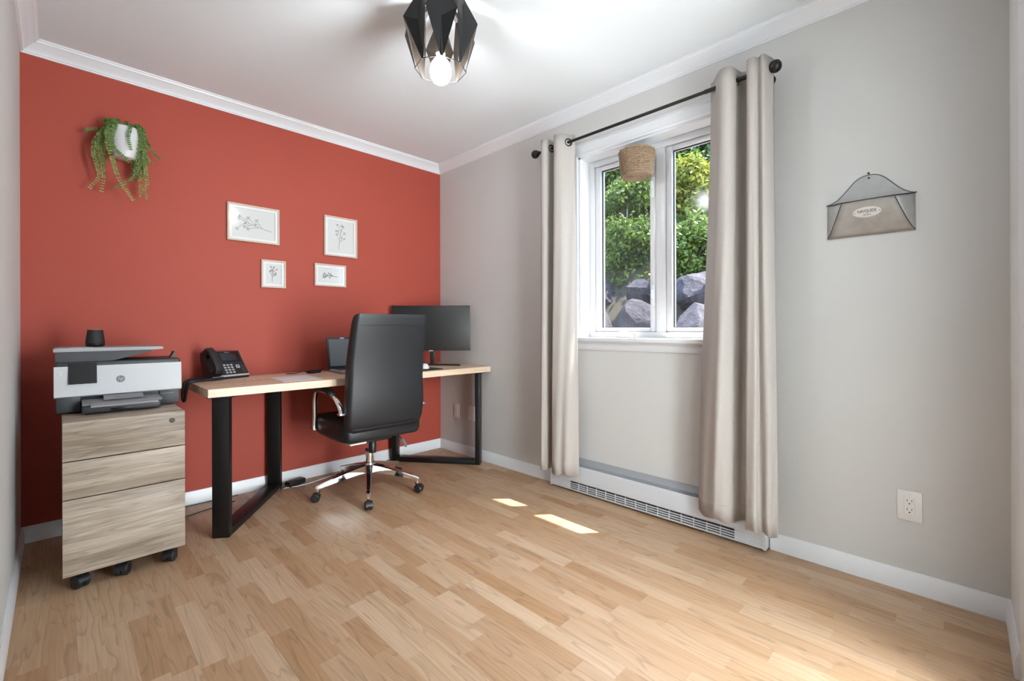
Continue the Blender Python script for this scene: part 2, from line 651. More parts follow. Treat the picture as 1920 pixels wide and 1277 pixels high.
# reveal liner
b = B()
for lo, hi in (((0.0, WY0, WZ0), (FX1, WY0 + 0.012, WZ1)), ((0.0, WY1 - 0.012, WZ0), (FX1, WY1, WZ1)),
               ((0.0, WY0, WZ1 - 0.012), (FX1, WY1, WZ1)), ((0.0, WY0, WZ0), (FX1, WY1, WZ0 + 0.012))):
    b.box(lo, hi)
b.build('reveal', M_WHITE, win)
i0, i1, j0, j1 = WY0 + 0.012, WY1 - 0.012, WZ0 + 0.012, WZ1 - 0.012
b = B()
ft = 0.036
for lo, hi in (((FX0, i0, j0), (FX1, i0 + ft, j1)), ((FX0, i1 - ft, j0), (FX1, i1, j1)),
               ((FX0, i0 + ft, j1 - ft), (FX1, i1 - ft, j1)), ((FX0, i0 + ft, j0), (FX1, i1 - ft, j0 + ft))):
    b.box(lo, hi, 0.003)
b.build('frame', M_WHITE, win)
MY = -1.970
B().box((FX0 + 0.003, MY - 0.028, j0 + ft), (FX1, MY + 0.028, j1 - ft), 0.003).build('mullion', M_WHITE, win)
M_GASK = mat('black_gasket', (0.015, 0.015, 0.017), 0.6)
M_SCREEN = bpy.data.materials.new('insect_screen')
M_SCREEN.use_nodes = True
nt = M_SCREEN.node_tree
nt.nodes.clear()
o_ = nt.nodes.new('ShaderNodeOutputMaterial')
t_ = nt.nodes.new('ShaderNodeBsdfTransparent')
d_ = nt.nodes.new('ShaderNodeBsdfDiffuse')
d_.inputs[0].default_value = (0.12, 0.12, 0.12, 1)
x_ = nt.nodes.new('ShaderNodeMixShader')
x_.inputs[0].default_value = 0.22
nt.links.new(t_.outputs[0], x_.inputs[1])
nt.links.new(d_.outputs[0], x_.inputs[2])
nt.links.new(x_.outputs[0], o_.inputs[0])
for (sy0, sy1, scr) in ((MY + 0.030, i1 - ft - 0.002, True), (i0 + ft + 0.002, MY - 0.030, False)):
    z0, z1 = j0 + ft + 0.002, j1 - ft - 0.002
    st = 0.040 if scr else 0.034
    zb = 0.024
    b = B()
    for lo, hi in (((FX0 + 0.012, sy0, z0), (FX1 - 0.005, sy0 + st, z1)), ((FX0 + 0.012, sy1 - st, z0), (FX1 - 0.005, sy1, z1)),
                   ((FX0 + 0.012, sy0 + st, z1 - zb), (FX1 - 0.005, sy1 - st, z1)), ((FX0 + 0.012, sy0 + st, z0), (FX1 - 0.005, sy1 - st, z0 + zb))):
        b.box(lo, hi, 0.004)
    sash = b.build('sash', M_WHITE, win)
    g = 0.004
    b = B()
    a0, a1, c0, c1 = sy0 + st, sy1 - st, z0 + zb, z1 - zb
    for lo, hi in (((0.130, a0, c0), (0.142, a0 + g, c1)), ((0.130, a1 - g, c0), (0.142, a1, c1)), ((0.130, a0, c1 - g), (0.142, a1, c1)), ((0.130, a0, c0), (0.142, a1, c0 + g))):
        b.box(lo, hi)
    b.build('gasket', M_GASK, sash)
    B().add([(0.138, a0, c0), (0.138, a1, c0), (0.138, a1, c1), (0.138, a0, c1)], [(0, 1, 2, 3)])
    b = B()
    b.add([(0.138, a0, c0), (0.138, a1, c0), (0.138, a1, c1), (0.138, a0, c1)], [(0, 1, 2, 3)])
    b.build('pane', M_GLASS, sash, smooth=0)
    if scr:
        b = B()
        b.add([(0.118, a0, c0), (0.118, a1, c0), (0.118, a1, c1), (0.118, a0, c1)], [(0, 1, 2, 3)])
        b.build('insect_screen', M_SCREEN, sash, smooth=0)
        # latches on the mullion-side stile
        for zz in (1.215, 1.845):
            lk = B().box((0.094, sy0 + 0.008, zz - 0.06), (0.114, sy0 + 0.028, zz + 0.06), 0.004).build('lock', M_WHITE, win)
            B().box((0.082, sy0 + 0.012, zz - 0.015), (0.096, sy0 + 0.024, zz + 0.035), 0.004).build('lever', M_WHITE, lk)
# crank operator on the sill of the left sash
ck = B().box((0.075, -1.80, j0 + 0.002), (0.102, -1.68, j0 + 0.026), 0.006, 3).build('crank_handle', M_WHITE, win)
B().tube(bez([(0.08, -1.70, j0 + 0.024), (0.068, -1.735, j0 + 0.034), (0.066, -1.79, j0 + 0.030), (0.066, -1.825, j0 + 0.022)]), [0.006] * 25, 10).build('arm', M_WHITE, ck)
B().sphere((0.066, -1.828, j0 + 0.02), 0.010).build('knob', M_WHITE, ck)
# casing: head and sides, stool and apron
CSP = [(0, 0), (0.014, 0), (0.017, 0.010), (0.013, 0.020), (0.015, 0.055), (0.020, 0.062), (0.020, 0.078), (0.014, 0.082), (0, 0.085)]
cw = 0.085
B().prism(CSP, lambda p: (-p[0], WY0 - p[1], WZ1 + p[1]), lambda p: (-p[0], WY1 + p[1], WZ1 + p[1])).build('casing', M_WHITE, win, smooth=25)
for ys, sg in ((WY0, -1), (WY1, 1)):
    B().prism(CSP, lambda p: (-p[0], ys + sg * p[1], WZ0 - 0.002), lambda p: (-p[0], ys + sg * p[1], WZ1 + p[1])).build('casing', M_WHITE, win, smooth=25)
B().box((-0.040, WY0 - cw - 0.01, WZ0 - 0.012), (0.10, WY1 + cw + 0.01, WZ0 + 0.014), 0.006, 3).build('stool', M_WHITE, win)
APP = [(0, 0), (0.006, 0), (0.011, 0.012), (0.013, 0.02), (0.013, 0.038), (0.019, 0.042), (0.02, 0.05), (0, 0.05)]
B().prism(APP, lambda p: (-p[0], WY0 - cw, WZ0 - 0.062 + p[1]), lambda p: (-p[0], WY1 + cw, WZ0 - 0.062 + p[1])).build('apron', M_WHITE, win, smooth=25)
# roof edge outside: soffit over the window
struct(B().box((0.2, -5.5, 2.55), (0.515, 2.5, 2.70)), 'roof_eave', mat('white_soffit', (0.8, 0.8, 0.8), 0.6))

# ------------------------------------------------------------------ file cabinet
CX0, CX1, CYF, CYB, CZ0, CZ1 = -2.333, -1.944, -0.74, -0.24, 0.068, 0.664
cab = thing('file_cabinet', 'greige oak three-drawer rolling file cabinet beside the left wall', 'cabinet', ((CX0 + CX1) / 2, (CYF + CYB) / 2, 0))
hw, hd = (CX1 - CX0) / 2, (CYB - CYF) / 2
b = B()
b.box((-hw, -hd + 0.018, CZ0), (-hw + 0.016, hd, CZ1 - 0.018))
b.box((hw - 0.016, -hd + 0.018, CZ0), (hw, hd, CZ1 - 0.018))
b.box((-hw, hd - 0.012, CZ0), (hw, hd, CZ1 - 0.018))
b.box((-hw, -hd + 0.018, CZ0), (hw, hd, CZ0 + 0.016))
b.box((-hw, -hd + 0.002, CZ1 - 0.018), (hw, hd, CZ1), 0.001)
b.build('body', M_OAK, cab)
dz = [CZ0 - 0.002, 0.3635, 0.5125, CZ1 - 0.003]
for k in range(3):
    gap = 0.0022
    d = B().box((-hw, -hd, dz[k] + (gap if k else 0)), (hw, -hd + 0.016, dz[k + 1] - gap), 0.0009, 2).build('drawer', M_OAK, cab)
    if k == 2:
        lk = B().lathe([(0.0105, 0), (0.0105, -0.002), (0.009, -0.003), (0.006, -0.003), (0.006, -0.0045), (0.001, -0.0045)], 24, axis='y').build('lock', mat('lock_nickel', (0.07, 0.06, 0.045), 0.5, metal=0.6), d, loc=(-1.99 - (CX0 + CX1) / 2, -hd, 0.628))
        tag(lk, 'round nickel drawer lock')


def caster_twin(parent, loc, rz, s=1.0, name='caster'):
    b = B()
    w = 0.011 * s
    for sx in (-1, 1):
        cx = sx * 0.0125 * s
        prof = [(0.004, -w), (0.019, -w), (0.0245, -w * 0.6), (0.025, 0), (0.0245, w * 0.6), (0.019, w), (0.004, w)]
        b.lathe([(r * s, h) for r, h in prof], 24, c=(cx, -0.012 * s, 0.025 * s), axis='x')
    # hood and stem
    hp = []
    for k in range(9):
        a = R(20 + 150 * k / 8)
        hp.append((-0.012 * s + 0.029 * s * math.cos(a), 0.025 * s + 0.029 * s * math.sin(a)))
    for k in range(8, -1, -1):
        a = R(20 + 150 * k / 8)
        hp.append((-0.012 * s + 0.0255 * s * math.cos(a), 0.025 * s + 0.0255 * s * math.sin(a)))
    b.prism(hp, lambda p: (-0.020 * s, p[0], p[1]), lambda p: (0.020 * s, p[0], p[1]))
    b.box((-0.0035 * s, -0.026 * s, 0.014 * s), (0.0035 * s, 0.010 * s, 0.052 * s))
    b.cyl((0, 0.004 * s, 0.03 * s), (0, 0.004 * s, 0.068 * s), 0.009 * s, n=14)
    return b.build(name, M_RUBBER, parent, loc, (0, 0, rz))


for (x, y, rz) in ((-hw + 0.045, -hd + 0.045, 0.5), (hw - 0.045, -hd + 0.045, -0.6), (-hw + 0.045, hd - 0.05, 0.2), (hw - 0.045, hd - 0.05, 0.9), (-0.01, -hd + 0.045, -0.5)):
    caster_twin(cab, (x, y, 0), rz)

# ------------------------------------------------------------------ printer
PX, PY, PZ = (-2.357 - 1.918) / 2, -0.5, CZ1 + 0.0005
prn = thing('printer', 'white and dark grey inkjet printer with raised feeder lid on the file cabinet', 'printer', (PX, PY, PZ))
M_PG = mat('printer_dark_grey', (0.034, 0.037, 0.041), 0.5, bump=0.06, bscale=900)
M_PW = mat('printer_white', (0.51, 0.52, 0.535), 0.45)
M_PL = mat('printer_light_grey', (0.33, 0.33, 0.34), 0.5)
M_PT = mat('printer_tray_grey', (0.21, 0.20, 0.215), 0.5)
M_PS = mat('printer_gloss_black', (0.005, 0.005, 0.0055), 0.35, spec=0.3)
pw = 0.2195
b = B()
b.box((-pw + 0.006, 0.012, 0.006), (-pw + 0.083, 0.30, 0.085), 0.006)
b.box((pw - 0.086, 0.012, 0.006), (pw - 0.006, 0.30, 0.085), 0.006)
b.box((-pw + 0.06, 0.05, 0.006), (pw - 0.06, 0.30, 0.085), 0.004)
b.box((-pw + 0.01, 0.05, 0.0), (pw - 0.01, 0.28, 0.01))
b.build('base', M_PG, prn)
B().box((-pw + 0.003, 0.012, 0.075), (pw - 0.003, 0.305, 0.222), 0.008, 3).build('body', M_PG, prn)
fp = B().prism([(-0.0, 0.076), (0.014, 0.070), (0.02, 0.2), (0.006, 0.204)], lambda p: (-pw, p[0], p[1]), lambda p: (pw, p[0], p[1])).build('front_panel', M_PW, prn)
# hp roundel
lg = B().lathe([(0.0155, 0.004), (0.0155, -0.0016), (0.001, -0.0016)], 40, axis='y').build('logo', mat('logo_grey', (0.13, 0.135, 0.14), 0.4), prn, loc=(-0.006, 0.0035, 0.139), rot=(R(-3), 0, 0))
text('logo_letters', 'hp', 0.026, M_PW, lg, (-0.0003, -0.0018, 0.0015), (R(90), 0, 0), shear=0.28, sx=0.82, bold=-0.0004)
# control screen
B().prism([(-0.008, 0.128), (0.01, 0.126), (0.02, 0.213), (0.004, 0.217)], lambda p: (-pw + 0.044, p[0], p[1]), lambda p: (-pw + 0.134, p[0], p[1])).build('control_screen', M_PS, prn)
for q in (0.180, 0.170):
    B().lathe([(0.0018, 0.002), (0.0018, -0.0012), (0.0005, -0.0012)], 12, axis='y').build('indicator', mat('indicator_white', (0.9, 0.9, 0.9), 0.3), prn, loc=(-pw + 0.021, 0.0045, q), rot=(R(-3), 0, 0))
# feeder lid: wedge + grey top tray
b = B()
wp = [(-pw + 0.006, 0.222), (-pw + 0.003, 0.268), (-pw + 0.30, 0.268), (-pw + 0.335, 0.262), (-pw + 0.19, 0.222)]
b.prism(wp, lambda p: (p[0], 0.03, p[1]), lambda p: (p[0], 0.29, p[1]))
b.build('feeder_cover', M_PG, prn)
tr = B().prism([(-pw - 0.002, 0.266), (-pw - 0.001, 0.280), (-pw + 0.02, 0.2825), (pw - 0.07, 0.281), (pw - 0.066, 0.270), (pw - 0.1, 0.267)], lambda p: (p[0], 0.022, p[1]), lambda p: (p[0], 0.295, p[1]))
ft_ = tr.build('feeder_tray', M_PL, prn)
B().box((-pw + 0.05, 0.03, 0.280), (-pw + 0.125, 0.2, 0.2835), 0.001).build('paper_guide', mat('guide_grey', (0.42, 0.43, 0.44), 0.5), ft_)
B().prism([(0, 0.0), (0.012, 0.0), (0.026, 0.030), (0.016, 0.032)], lambda p: (pw - 0.032 + p[0], 0.08, 0.222 + p[1]), lambda p: (pw - 0.032 + p[0], 0.14, 0.222 + p[1])).build('paper_stop', mat('stop_brown', (0.045, 0.035, 0.034), 0.5), prn)
# output slot and trays
B().box((-pw + 0.083, 0.022, 0.052), (pw - 0.086, 0.06, 0.078)).build('output_slot', M_PS, prn)
ot = B().box((-pw + 0.0845, -0.075, 0.004), (pw - 0.0875, 0.05, 0.040), 0.008, 3).build('paper_tray', M_PG, prn)
B().box((-0.045, -0.079, 0.010), (0.035, -0.073, 0.022), 0.002).build('tray_grip', M_PS, ot)
e_ = B().prism([(-0.085, 0.040), (-0.088, 0.049), (0.03, 0.057), (0.03, 0.050)], lambda p: (-pw + 0.0845, p[0], p[1]), lambda p: (pw - 0.0875, p[0], p[1])).build('output_tray', M_PT, prn)
B().prism([(-0.11, 0.034), (-0.112, 0.041), (-0.02, 0.054), (-0.02, 0.048)], lambda p: (-0.11, p[0], p[1]), lambda p: (0.115, p[0], p[1])).build('tray_extension', mat('tray_mid_grey', (0.30, 0.29, 0.305), 0.45), e_)
B().prism([(-0.05, 0.055), (-0.052, 0.060), (-0.004, 0.072), (-0.002, 0.066)], lambda p: (-0.065, p[0], p[1]), lambda p: (0.07, p[0], p[1])).build('tray_stop', M_PT, e_)
for k in range(6):
    B().box((pw - 0.078 + k * 0.0085, 0.0105, 0.0555), (pw - 0.0715 + k * 0.0085, 0.0125, 0.0575)).build('print_mark', mat('faint_print', (0.28, 0.28, 0.28), 0.5), prn)

# smart speaker on top
sp = thing('smart_speaker', 'small black tapered smart speaker on the printer lid', 'speaker', (-2.222, -0.36, PZ + 0.2835))
B().lathe([(0.020, 0), (0.031, 0.002), (0.0345, 0.008), (0.0345, 0.014), (0.0315, 0.019)], 40).build('base', M_PS, sp)
B().lathe([(0.0325, 0.0155), (0.0345, 0.017), (0.028, 0.070), (0.0275, 0.076), (0.026, 0.0775), (0.001, 0.0775)], 40).build('body', mat('speaker_fabric', (0.007, 0.007, 0.0075), 0.6, bump=0.3, bscale=1500), sp)
B().lathe([(0.0255, 0.0775), (0.0278, 0.0775), (0.0278, 0.079), (0.0255, 0.0792), (0.001, 0.0785)], 40).build('top_ring', mat('copper_ring', (0.45, 0.26, 0.18), 0.35, metal=0.8), sp)

# ------------------------------------------------------------------ desk
TX0, TX1, TY0, TY1, TZ, TT = -1.838, -0.008, -0.648, -0.045, 0.7375, 0.040
desk = thing('desk', 'pine block desk with black angled steel frame legs along the red wall', 'desk', ((TX0 + TX1) / 2, (TY0 + TY1) / 2, 0))
ox, oy = (TX0 + TX1) / 2, (TY0 + TY1) / 2
top = B().box((TX0 - ox + 0.004, TY0 - oy + 0.004, TZ - TT + 0.001), (TX1 - ox - 0.004, TY1 - oy - 0.004, TZ - 0.004)).build('tabletop', mat('pine_core', (0.6, 0.42, 0.25), 0.6), desk)
ns = 12
sw = (TY1 - TY0) / ns
rd = random.Random(5)
for k in range(ns):
    y0 = TY0 - oy + k * sw
    b = B()
    lay = b.bm.loops.layers.float_color.new('tone')
    # every stave is two or three finger-jointed lengths: one object per length
    cuts = [TX0 - ox] + sorted(rd.uniform(TX0 - ox + 0.3, TX1 - ox - 0.3) for _ in range(1)) + [TX1 - ox]
    b.bm.free()
    for q in range(len(cuts) - 1):
        b = B()
        lay = b.bm.loops.layers.float_color.new('tone')
        h = rd.uniform(-0.0001, 0.0001)
        b.box((cuts[q], y0 + 0.0001, TZ - TT), (cuts[q + 1], y0 + sw - 0.0001, TZ + h), 0.0004, 1)
        c = ((0.75 if k == 0 else rd.uniform(0.25, 0.8)), rd.random(), rd.random(), 1)
        for f in b.bm.faces:
            for lp in f.loops:
                lp[lay] = c
        b.build('stave', M_DESK, top)
# branded dents / knots on the top are small dark marks
for (px, py, w) in ((-1.70, -0.50, 0.018), (-1.655, -0.52, 0.03), (-1.60, -0.33, 0.025), (-1.53, -0.33, 0.022), (-1.50, -0.19, 0.022), (-0.15, -0.30, 0.02)):
    B().lathe([(w * 0.5, 0.0), (w * 0.45, 0.0003), (0.0005, 0.0003)], 12).build('knot', mat('knot_brown', (0.10, 0.055, 0.03), 0.6), top, loc=(px - ox, py - oy, TZ + 0.0001), rot=(0, 0, 0.3)).scale = (1, 0.28, 1)


def leg_frame(f, bk):
    """closed steel loop between front foot point f and back foot point bk"""
    f, bk = Vector(f), Vector(bk)
    d = (bk - f)
    L = d.length
    ang = math.atan2(d.y, d.x)
    t, w = 0.036, 0.078
    zt = TZ - TT - 0.001
    fr = B().box((0, -w / 2, 0.001), (t, w / 2, zt - 0.006), 0.003).build('leg_frame', M_BLACKM, desk, loc=(f.x - ox, f.y - oy, 0), rot=(0, 0, ang))
    B().box((L - t, -w / 2, 0.001), (L, w / 2, zt - 0.006), 0.003).build('upright', M_BLACKM, fr)
    B().box((t, -w / 2, 0.001), (L - t, w / 2, t), 0.003).build('floor_bar', M_BLACKM, fr)
    B().box((-0.02, -w / 2 - 0.012, zt - 0.008), (L + 0.01, w / 2 + 0.012, zt), 0.002).build('mounting_plate', M_BLACKM, fr)


leg_frame((-1.782, -0.618), (-1.345, -0.040))
leg_frame((-0.078, -0.612), (-0.490, -0.050))

# ------------------------------------------------------------------ desk phone
M_PH = mat('phone_black', (0.013, 0.013, 0.014), 0.42)
ph = thing('desk_phone', 'black office desk phone with handset and number keys on the desk', 'telephone', (-1.636, -0.165, TZ), R(20))
sl = R(52)
# body: wedge cross-section (y, z) extruded in x
wb = [(-0.012, 0.0), (-0.016, 0.016), (0.086, 0.158), (0.098, 0.152), (0.10, 0.12), (0.07, 0.0)]
B().prism(wb, lambda p: (-0.105, p[0], p[1]), lambda p: (0.112, p[0], p[1])).build('body', M_PH, ph, smooth=20)
pm = Matrix.Translation((0, -0.0165, 0.016)) @ Matrix.Rotation(math.atan2(0.142, 0.102), 4, 'X')


def ph_box(name, lo, hi, m, r=0.001, par=None):
    b = B().box(lo, hi, r, 2)
    bmesh.ops.transform(b.bm, matrix=pm, verts=b.bm.verts[:])
    return b.build(name, m, par or ph)


ph_box('front_edge', (-0.104, -0.002, -0.004), (0.112, 0.008, 0.004), mat('phone_silver', (0.45, 0.45, 0.46), 0.35), 0.001)
scr = ph_box('display', (-0.03, 0.098, -0.001), (0.100, 0.168, 0.0035), mat('phone_screen', (0.006, 0.006, 0.008), 0.12), 0.0015)
ph_box('display_glass', (-0.012, 0.108, 0.003), (0.078, 0.158, 0.0042), mat('phone_lcd', (0.022, 0.022, 0.03), 0.1), 0.0005, scr)
ph_box('brand_mark', (0.018, 0.161, 0.0033), (0.045, 0.164, 0.0042), mat('faint_grey', (0.25, 0.25, 0.26), 0.4), 0.0, scr)
M_KEY = mat('phone_key_grey', (0.42, 0.42, 0.43), 0.45)
for r_ in range(4):
    for c_ in range(3):
        ph_box('key', (-0.020 + c_ * 0.021, 0.020 + r_ * 0.017, -0.001), (-0.006 + c_ * 0.021, 0.030 + r_ * 0.017, 0.0022), M_KEY, 0.0012)
ph_box('navigation_pad', (0.053, 0.052, -0.001), (0.075, 0.074, 0.0022), M_KEY, 0.003)
ph_box('navigation_button', (0.0595, 0.0585, 0.001), (0.0685, 0.0675, 0.003), M_PH, 0.001)
for (x, y) in ((0.088, 0.030), (0.100, 0.030), (0.088, 0.046), (0.100, 0.046), (0.088, 0.062), (0.100, 0.062)):
    ph_box('small_key', (x - 0.003, y - 0.002, -0.001), (x + 0.003, y + 0.002, 0.0018), mat('dim_key', (0.12, 0.12, 0.125), 0.4), 0.0006)
ph_box('mute_key', (-0.043, 0.032, -0.001), (-0.034, 0.037, 0.0018), M_KEY, 0.0006)
# handset: arched bar with two blocks
hs = [(0.010, 0.030), (0.03, 0.046), (0.085, 0.050), (0.14, 0.046), (0.168, 0.030)]
rings = []
for (yy, zz), hh in zip(bez([(a[0], a[1], 0) for a in hs], 6) and [(v.x, v.y) for v in bez([(a[0], a[1], 0) for a in hs], 6)], [0] * 99):
    rings.append([pm @ Vector((-0.082 + p[0], yy, zz + p[1])) for p in rrect(0.046, 0.020, 0.007, 3)])
b = B().loft(rings)
for yy in (0.020, 0.158):
    bb = rrect(0.050, 0.040, 0.010, 3)
    b.prism(bb, lambda p: pm @ Vector((-0.082 + p[0], yy + p[1], 0.002)), lambda p: pm @ Vector((-0.082 + p[0] * 0.95, yy + p[1] * 0.95, 0.040)))
b.build('handset', M_PH, ph)
# handset cord: double loop hanging over the left desk end
loop = bez([(-0.09, 0.03, 0.012), (-0.14, -0.01, 0.012), (-0.19, -0.04, 0.013), (-0.222, -0.06, 0.004), (-0.236, -0.075, -0.05), (-0.238, -0.09, -0.085), (-0.234, -0.11, -0.09),
            (-0.232, -0.13, -0.05), (-0.222, -0.145, 0.004), (-0.19, -0.14, 0.012), (-0.12, -0.10, 0.011), (-0.05, -0.06, 0.011), (-0.045, -0.02, 0.012)], 10)
b = B()
b.tube(loop, 0.0075, 10)
b.build('handset_cord', mat('cord_black', (0.010, 0.010, 0.011), 0.45, bump=0.5, bscale=500), ph, rot=(0, 0, R(-20)))

# ------------------------------------------------------------------ paper, charger, laptop
pp = B().box((-0.105, -0.148, 0.0), (0.105, 0.148, 0.0012)).build('paper_sheet', mat('paper_white', (0.80, 0.78, 0.80), 0.6), loc=(-1.362, -0.44, TZ + 0.0004), rot=(0, 0, R(-3)))
tag(pp, 'white sheet of paper lying flat on the desk', 'paper')
ad = thing('laptop_charger', 'black laptop charger brick with its cable beside the laptop', 'charger', (-1.155, -0.19, TZ), R(20))
B().box((-0.05, -0.022, 0.0005), (0.04, 0.022, 0.018), 0.007, 3).build('brick', M_RUBBER, ad)
B().tube(bez([(0.038, 0, 0.009), (0.07, 0.006, 0.014), (0.085, 0.02, 0.020), (0.095, 0.0, 0.008)]), 0.0025, 8).build('cable', M_RUBBER, ad)
B().tube(bez([(-0.048, 0, 0.008), (-0.08, 0.012, 0.016), (-0.12, 0.05, 0.006), (-0.14, 0.09, 0.004)]), 0.0025, 8).build('power_lead', M_RUBBER, ad)
lap = thing('laptop', 'open black laptop with grey screen behind the office chair', 'laptop', (-0.895, -0.30, TZ), R(-4))
M_LB = mat('laptop_black', (0.018, 0.021, 0.025), 0.4)
lb = B().box((-0.165, -0.115, 0.001), (0.165, 0.115, 0.018), 0.004, 2).build('base', mat('laptop_grey', (0.30, 0.30, 0.31), 0.45), lap)
for r_ in range(5):
    for c_ in range(12):
        pass
b = B()
for r_ in range(5):
    for c_ in range(12):
        b.box((-0.14 + c_ * 0.0234, -0.01 + r_ * 0.0205, 0.0178), (-0.12 + c_ * 0.0234, 0.007 + r_ * 0.0205, 0.0198))
tag(b.build('keyboard', M_LB, lb), kind='stuff')
B().box((-0.05, -0.105, 0.0178), (0.05, -0.03, 0.0186), 0.0003).build('touchpad', mat('touchpad_grey', (0.2, 0.2, 0.21), 0.35), lb)
lm = Matrix.Translation((0, 0.115, 0.014)) @ Matrix.Rotation(R(-12), 4, 'X')
b = B().box((-0.165, 0.0, 0.0), (0.165, 0.008, 0.222), 0.003, 2, M=lm)
lid = b.build('lid', M_LB, lap)
b = B().box((-0.152, -0.0008, 0.022), (0.152, 0.002, 0.208), 0.0003, 1, M=lm)
b.build('screen', mat('laptop_screen_off', (0.16, 0.185, 0.20), 0.35, coat=0.3), lid)
b = B().box((0.0 - 0.075, -0.0012, 0.2105), (0.0 - 0.045, 0.001, 0.2195), M=lm)
tag(b.build('sticker', mat('sticker_pale_blue', (0.55, 0.68, 0.80), 0.4), lid), 'pale blue sticker on the lid edge')

# ------------------------------------------------------------------ monitor
mon = thing('monitor', 'large black monitor turned diagonally in the corner of the desk', 'monitor', (-0.298, -0.281, TZ), R(-45))
mw, mh, mb = 0.304, 0.350, 0.118
M_MB = mat('monitor_black', (0.010, 0.010, 0.011), 0.4)
sc_ = B().box((-mw, 0.0, mb), (mw, 0.016, mb + mh), 0.003, 2).build('housing', M_MB, mon)
B().box((-mw + 0.006, -0.0008, mb + 0.012), (mw - 0.006, 0.003, mb + mh - 0.006), 0.0003).build('screen', mat('monitor_screen_off', (0.016, 0.016, 0.0155), 0.42), sc_)
B().box((-0.20, 0.014, mb + 0.03), (0.20, 0.040, mb + 0.26), 0.012, 2).build('rear_bulge', M_MB, sc_)
B().box((-0.016, -0.0012, mb - 0.004), (0.016, 0.006, mb + 0.004), 0.001).build('brand_strip', mat('strip_silver', (0.5, 0.5, 0.5), 0.3), sc_)
B().box((-0.014, 0.040, 0.006), (0.022, 0.062, mb + 0.12), 0.005).build('post', M_MB, mon)
b = B()
fpnts = []
for k in range(13):
    t = -1 + 2 * k / 12
    fpnts.append((t * 0.225, 0.052 - 0.045 * abs(t) ** 1.6))
poly = [(x, y + 0.020 - 0.008 * abs(x) / 0.225) for x, y in fpnts] + [(x, y - 0.020 + 0.008 * abs(x) / 0.225) for x, y in reversed(fpnts)]
b.prism(poly, lambda p: (p[0], p[1], 0.0005), lambda p: (p[0], p[1], 0.011))
b.build('foot', M_MB, mon)

mp = B().prism(rrect(0.22, 0.18, 0.012), lambda p: (p[0], p[1], 0.0), lambda p: (p[0], p[1], 0.004)).build('mouse_pad', mat('pad_black', (0.010, 0.010, 0.012), 0.8), loc=(-0.515, -0.50, TZ + 0.0005), rot=(0, 0, R(5)))
tag(mp, 'thin black mouse pad on the desk beside the chair back', 'mouse pad')
ms = thing('computer_mouse', 'white computer mouse resting on the black mouse pad', 'mouse', (-0.487, -0.475, TZ + 0.0048), R(-30))
rings = []
for k in range(13):
    t = k / 12
    y = -0.055 + 0.11 * t
    hw_ = 0.031 * math.sqrt(max(0.02, 1 - abs(2 * t - 1) ** 2.6))
    hh_ = 0.040 * (math.sin(PI * (0.08 + 0.86 * t)) ** 0.7) * (0.85 + 0.15 * (1 - t))
    rings.append([(hw_ * math.cos(a), y, max(0.0, hh_ * math.sin(a))) for a in [PI * q / 10 for q in range(11)]] + [(0.5 * hw_, y, 0.0), (-0.5 * hw_, y, 0)][::-1])
B().loft(rings).build('shell', mat('mouse_white', (0.82, 0.83, 0.84), 0.3), ms)
B().lathe([(0.002, -0.004), (0.009, -0.004), (0.009, 0.004), (0.002, 0.004)], 16, c=(0, 0.028, 0.0345), axis='x').build('scroll_wheel', M_PS, ms)

# ------------------------------------------------------------------ office chair
CHX, CHY = -0.945, -0.528
ch = thing('office_chair', 'black leather high-back office chair with chrome arms and star base', 'chair', (CHX, CHY, 0))
# star base
hub = B().lathe([(0.030, 0.105), (0.038, 0.115), (0.040, 0.165), (0.034, 0.182), (0.020, 0.186)], 28).build('hub', M_CHROME, ch)
for k, a in enumerate((172, 241, 309, 26, 97)):
    a = R(a)
    d = Vector((math.cos(a), math.sin(a), 0))
    s_ = Vector((-d.y, d.x, 0))
    rings = []
    for (rr, zt, zb_, w) in ((0.02, 0.174, 0.122, 0.023), (0.08, 0.164, 0.118, 0.021), (0.18, 0.139, 0.102, 0.0175), (0.28, 0.110, 0.084, 0.0145), (0.315, 0.100, 0.076, 0.0135), (0.328, 0.092, 0.074, 0.011)):
        c = d * rr
        rings.append([c + s_ * (-w) + Vector((0, 0, zb_)), c + s_ * (-w * 0.95) + Vector((0, 0, zt - 0.006)), c + s_ * (-w * 0.6) + Vector((0, 0, zt)),
                      c + s_ * (w * 0.6) + Vector((0, 0, zt)), c + s_ * (w * 0.95) + Vector((0, 0, zt - 0.006)), c + s_ * w + Vector((0, 0, zb_))])
    leg = B().loft(rings).build('leg', M_CHROME, ch, smooth=30)
    p = d * 0.312
    B().cyl((p.x, p.y, 0.058), (p.x, p.y, 0.092), 0.0095, 0.0115, 16).build('caster_socket', M_CHROME, leg)
    caster_twin(ch, (p.x, p.y, 0.0), a + R((70, 100, 80, 95, 110)[k]), 0.96)
gl_ = B().cyl((0, 0, 0.12), (0, 0, 0.255), 0.0245, 0.0235, 28).build('gas_lift', M_CHROME, ch)
B().cyl((0, 0, 0.253), (0, 0, 0.266), 0.0265, 0.0265, 28).build('collar', M_RUBBER, gl_)
B().cyl((0, 0, 0.265), (0, 0, 0.34), 0.0145, n=24).build('inner_tube', M_CHROME, gl_)
UX = -0.030
mech = B().box((UX - 0.075, -0.14, 0.338), (UX + 0.115, 0.12, 0.372), 0.010, 2).build('tilt_mechanism', M_RUBBER, ch)
B().lathe([(0.022, 0.272), (0.024, 0.276), (0.022, 0.33), (0.014, 0.345)], 20, c=(UX - 0.01, -0.115, 0)).build('tension_knob', M_RUBBER, mech)
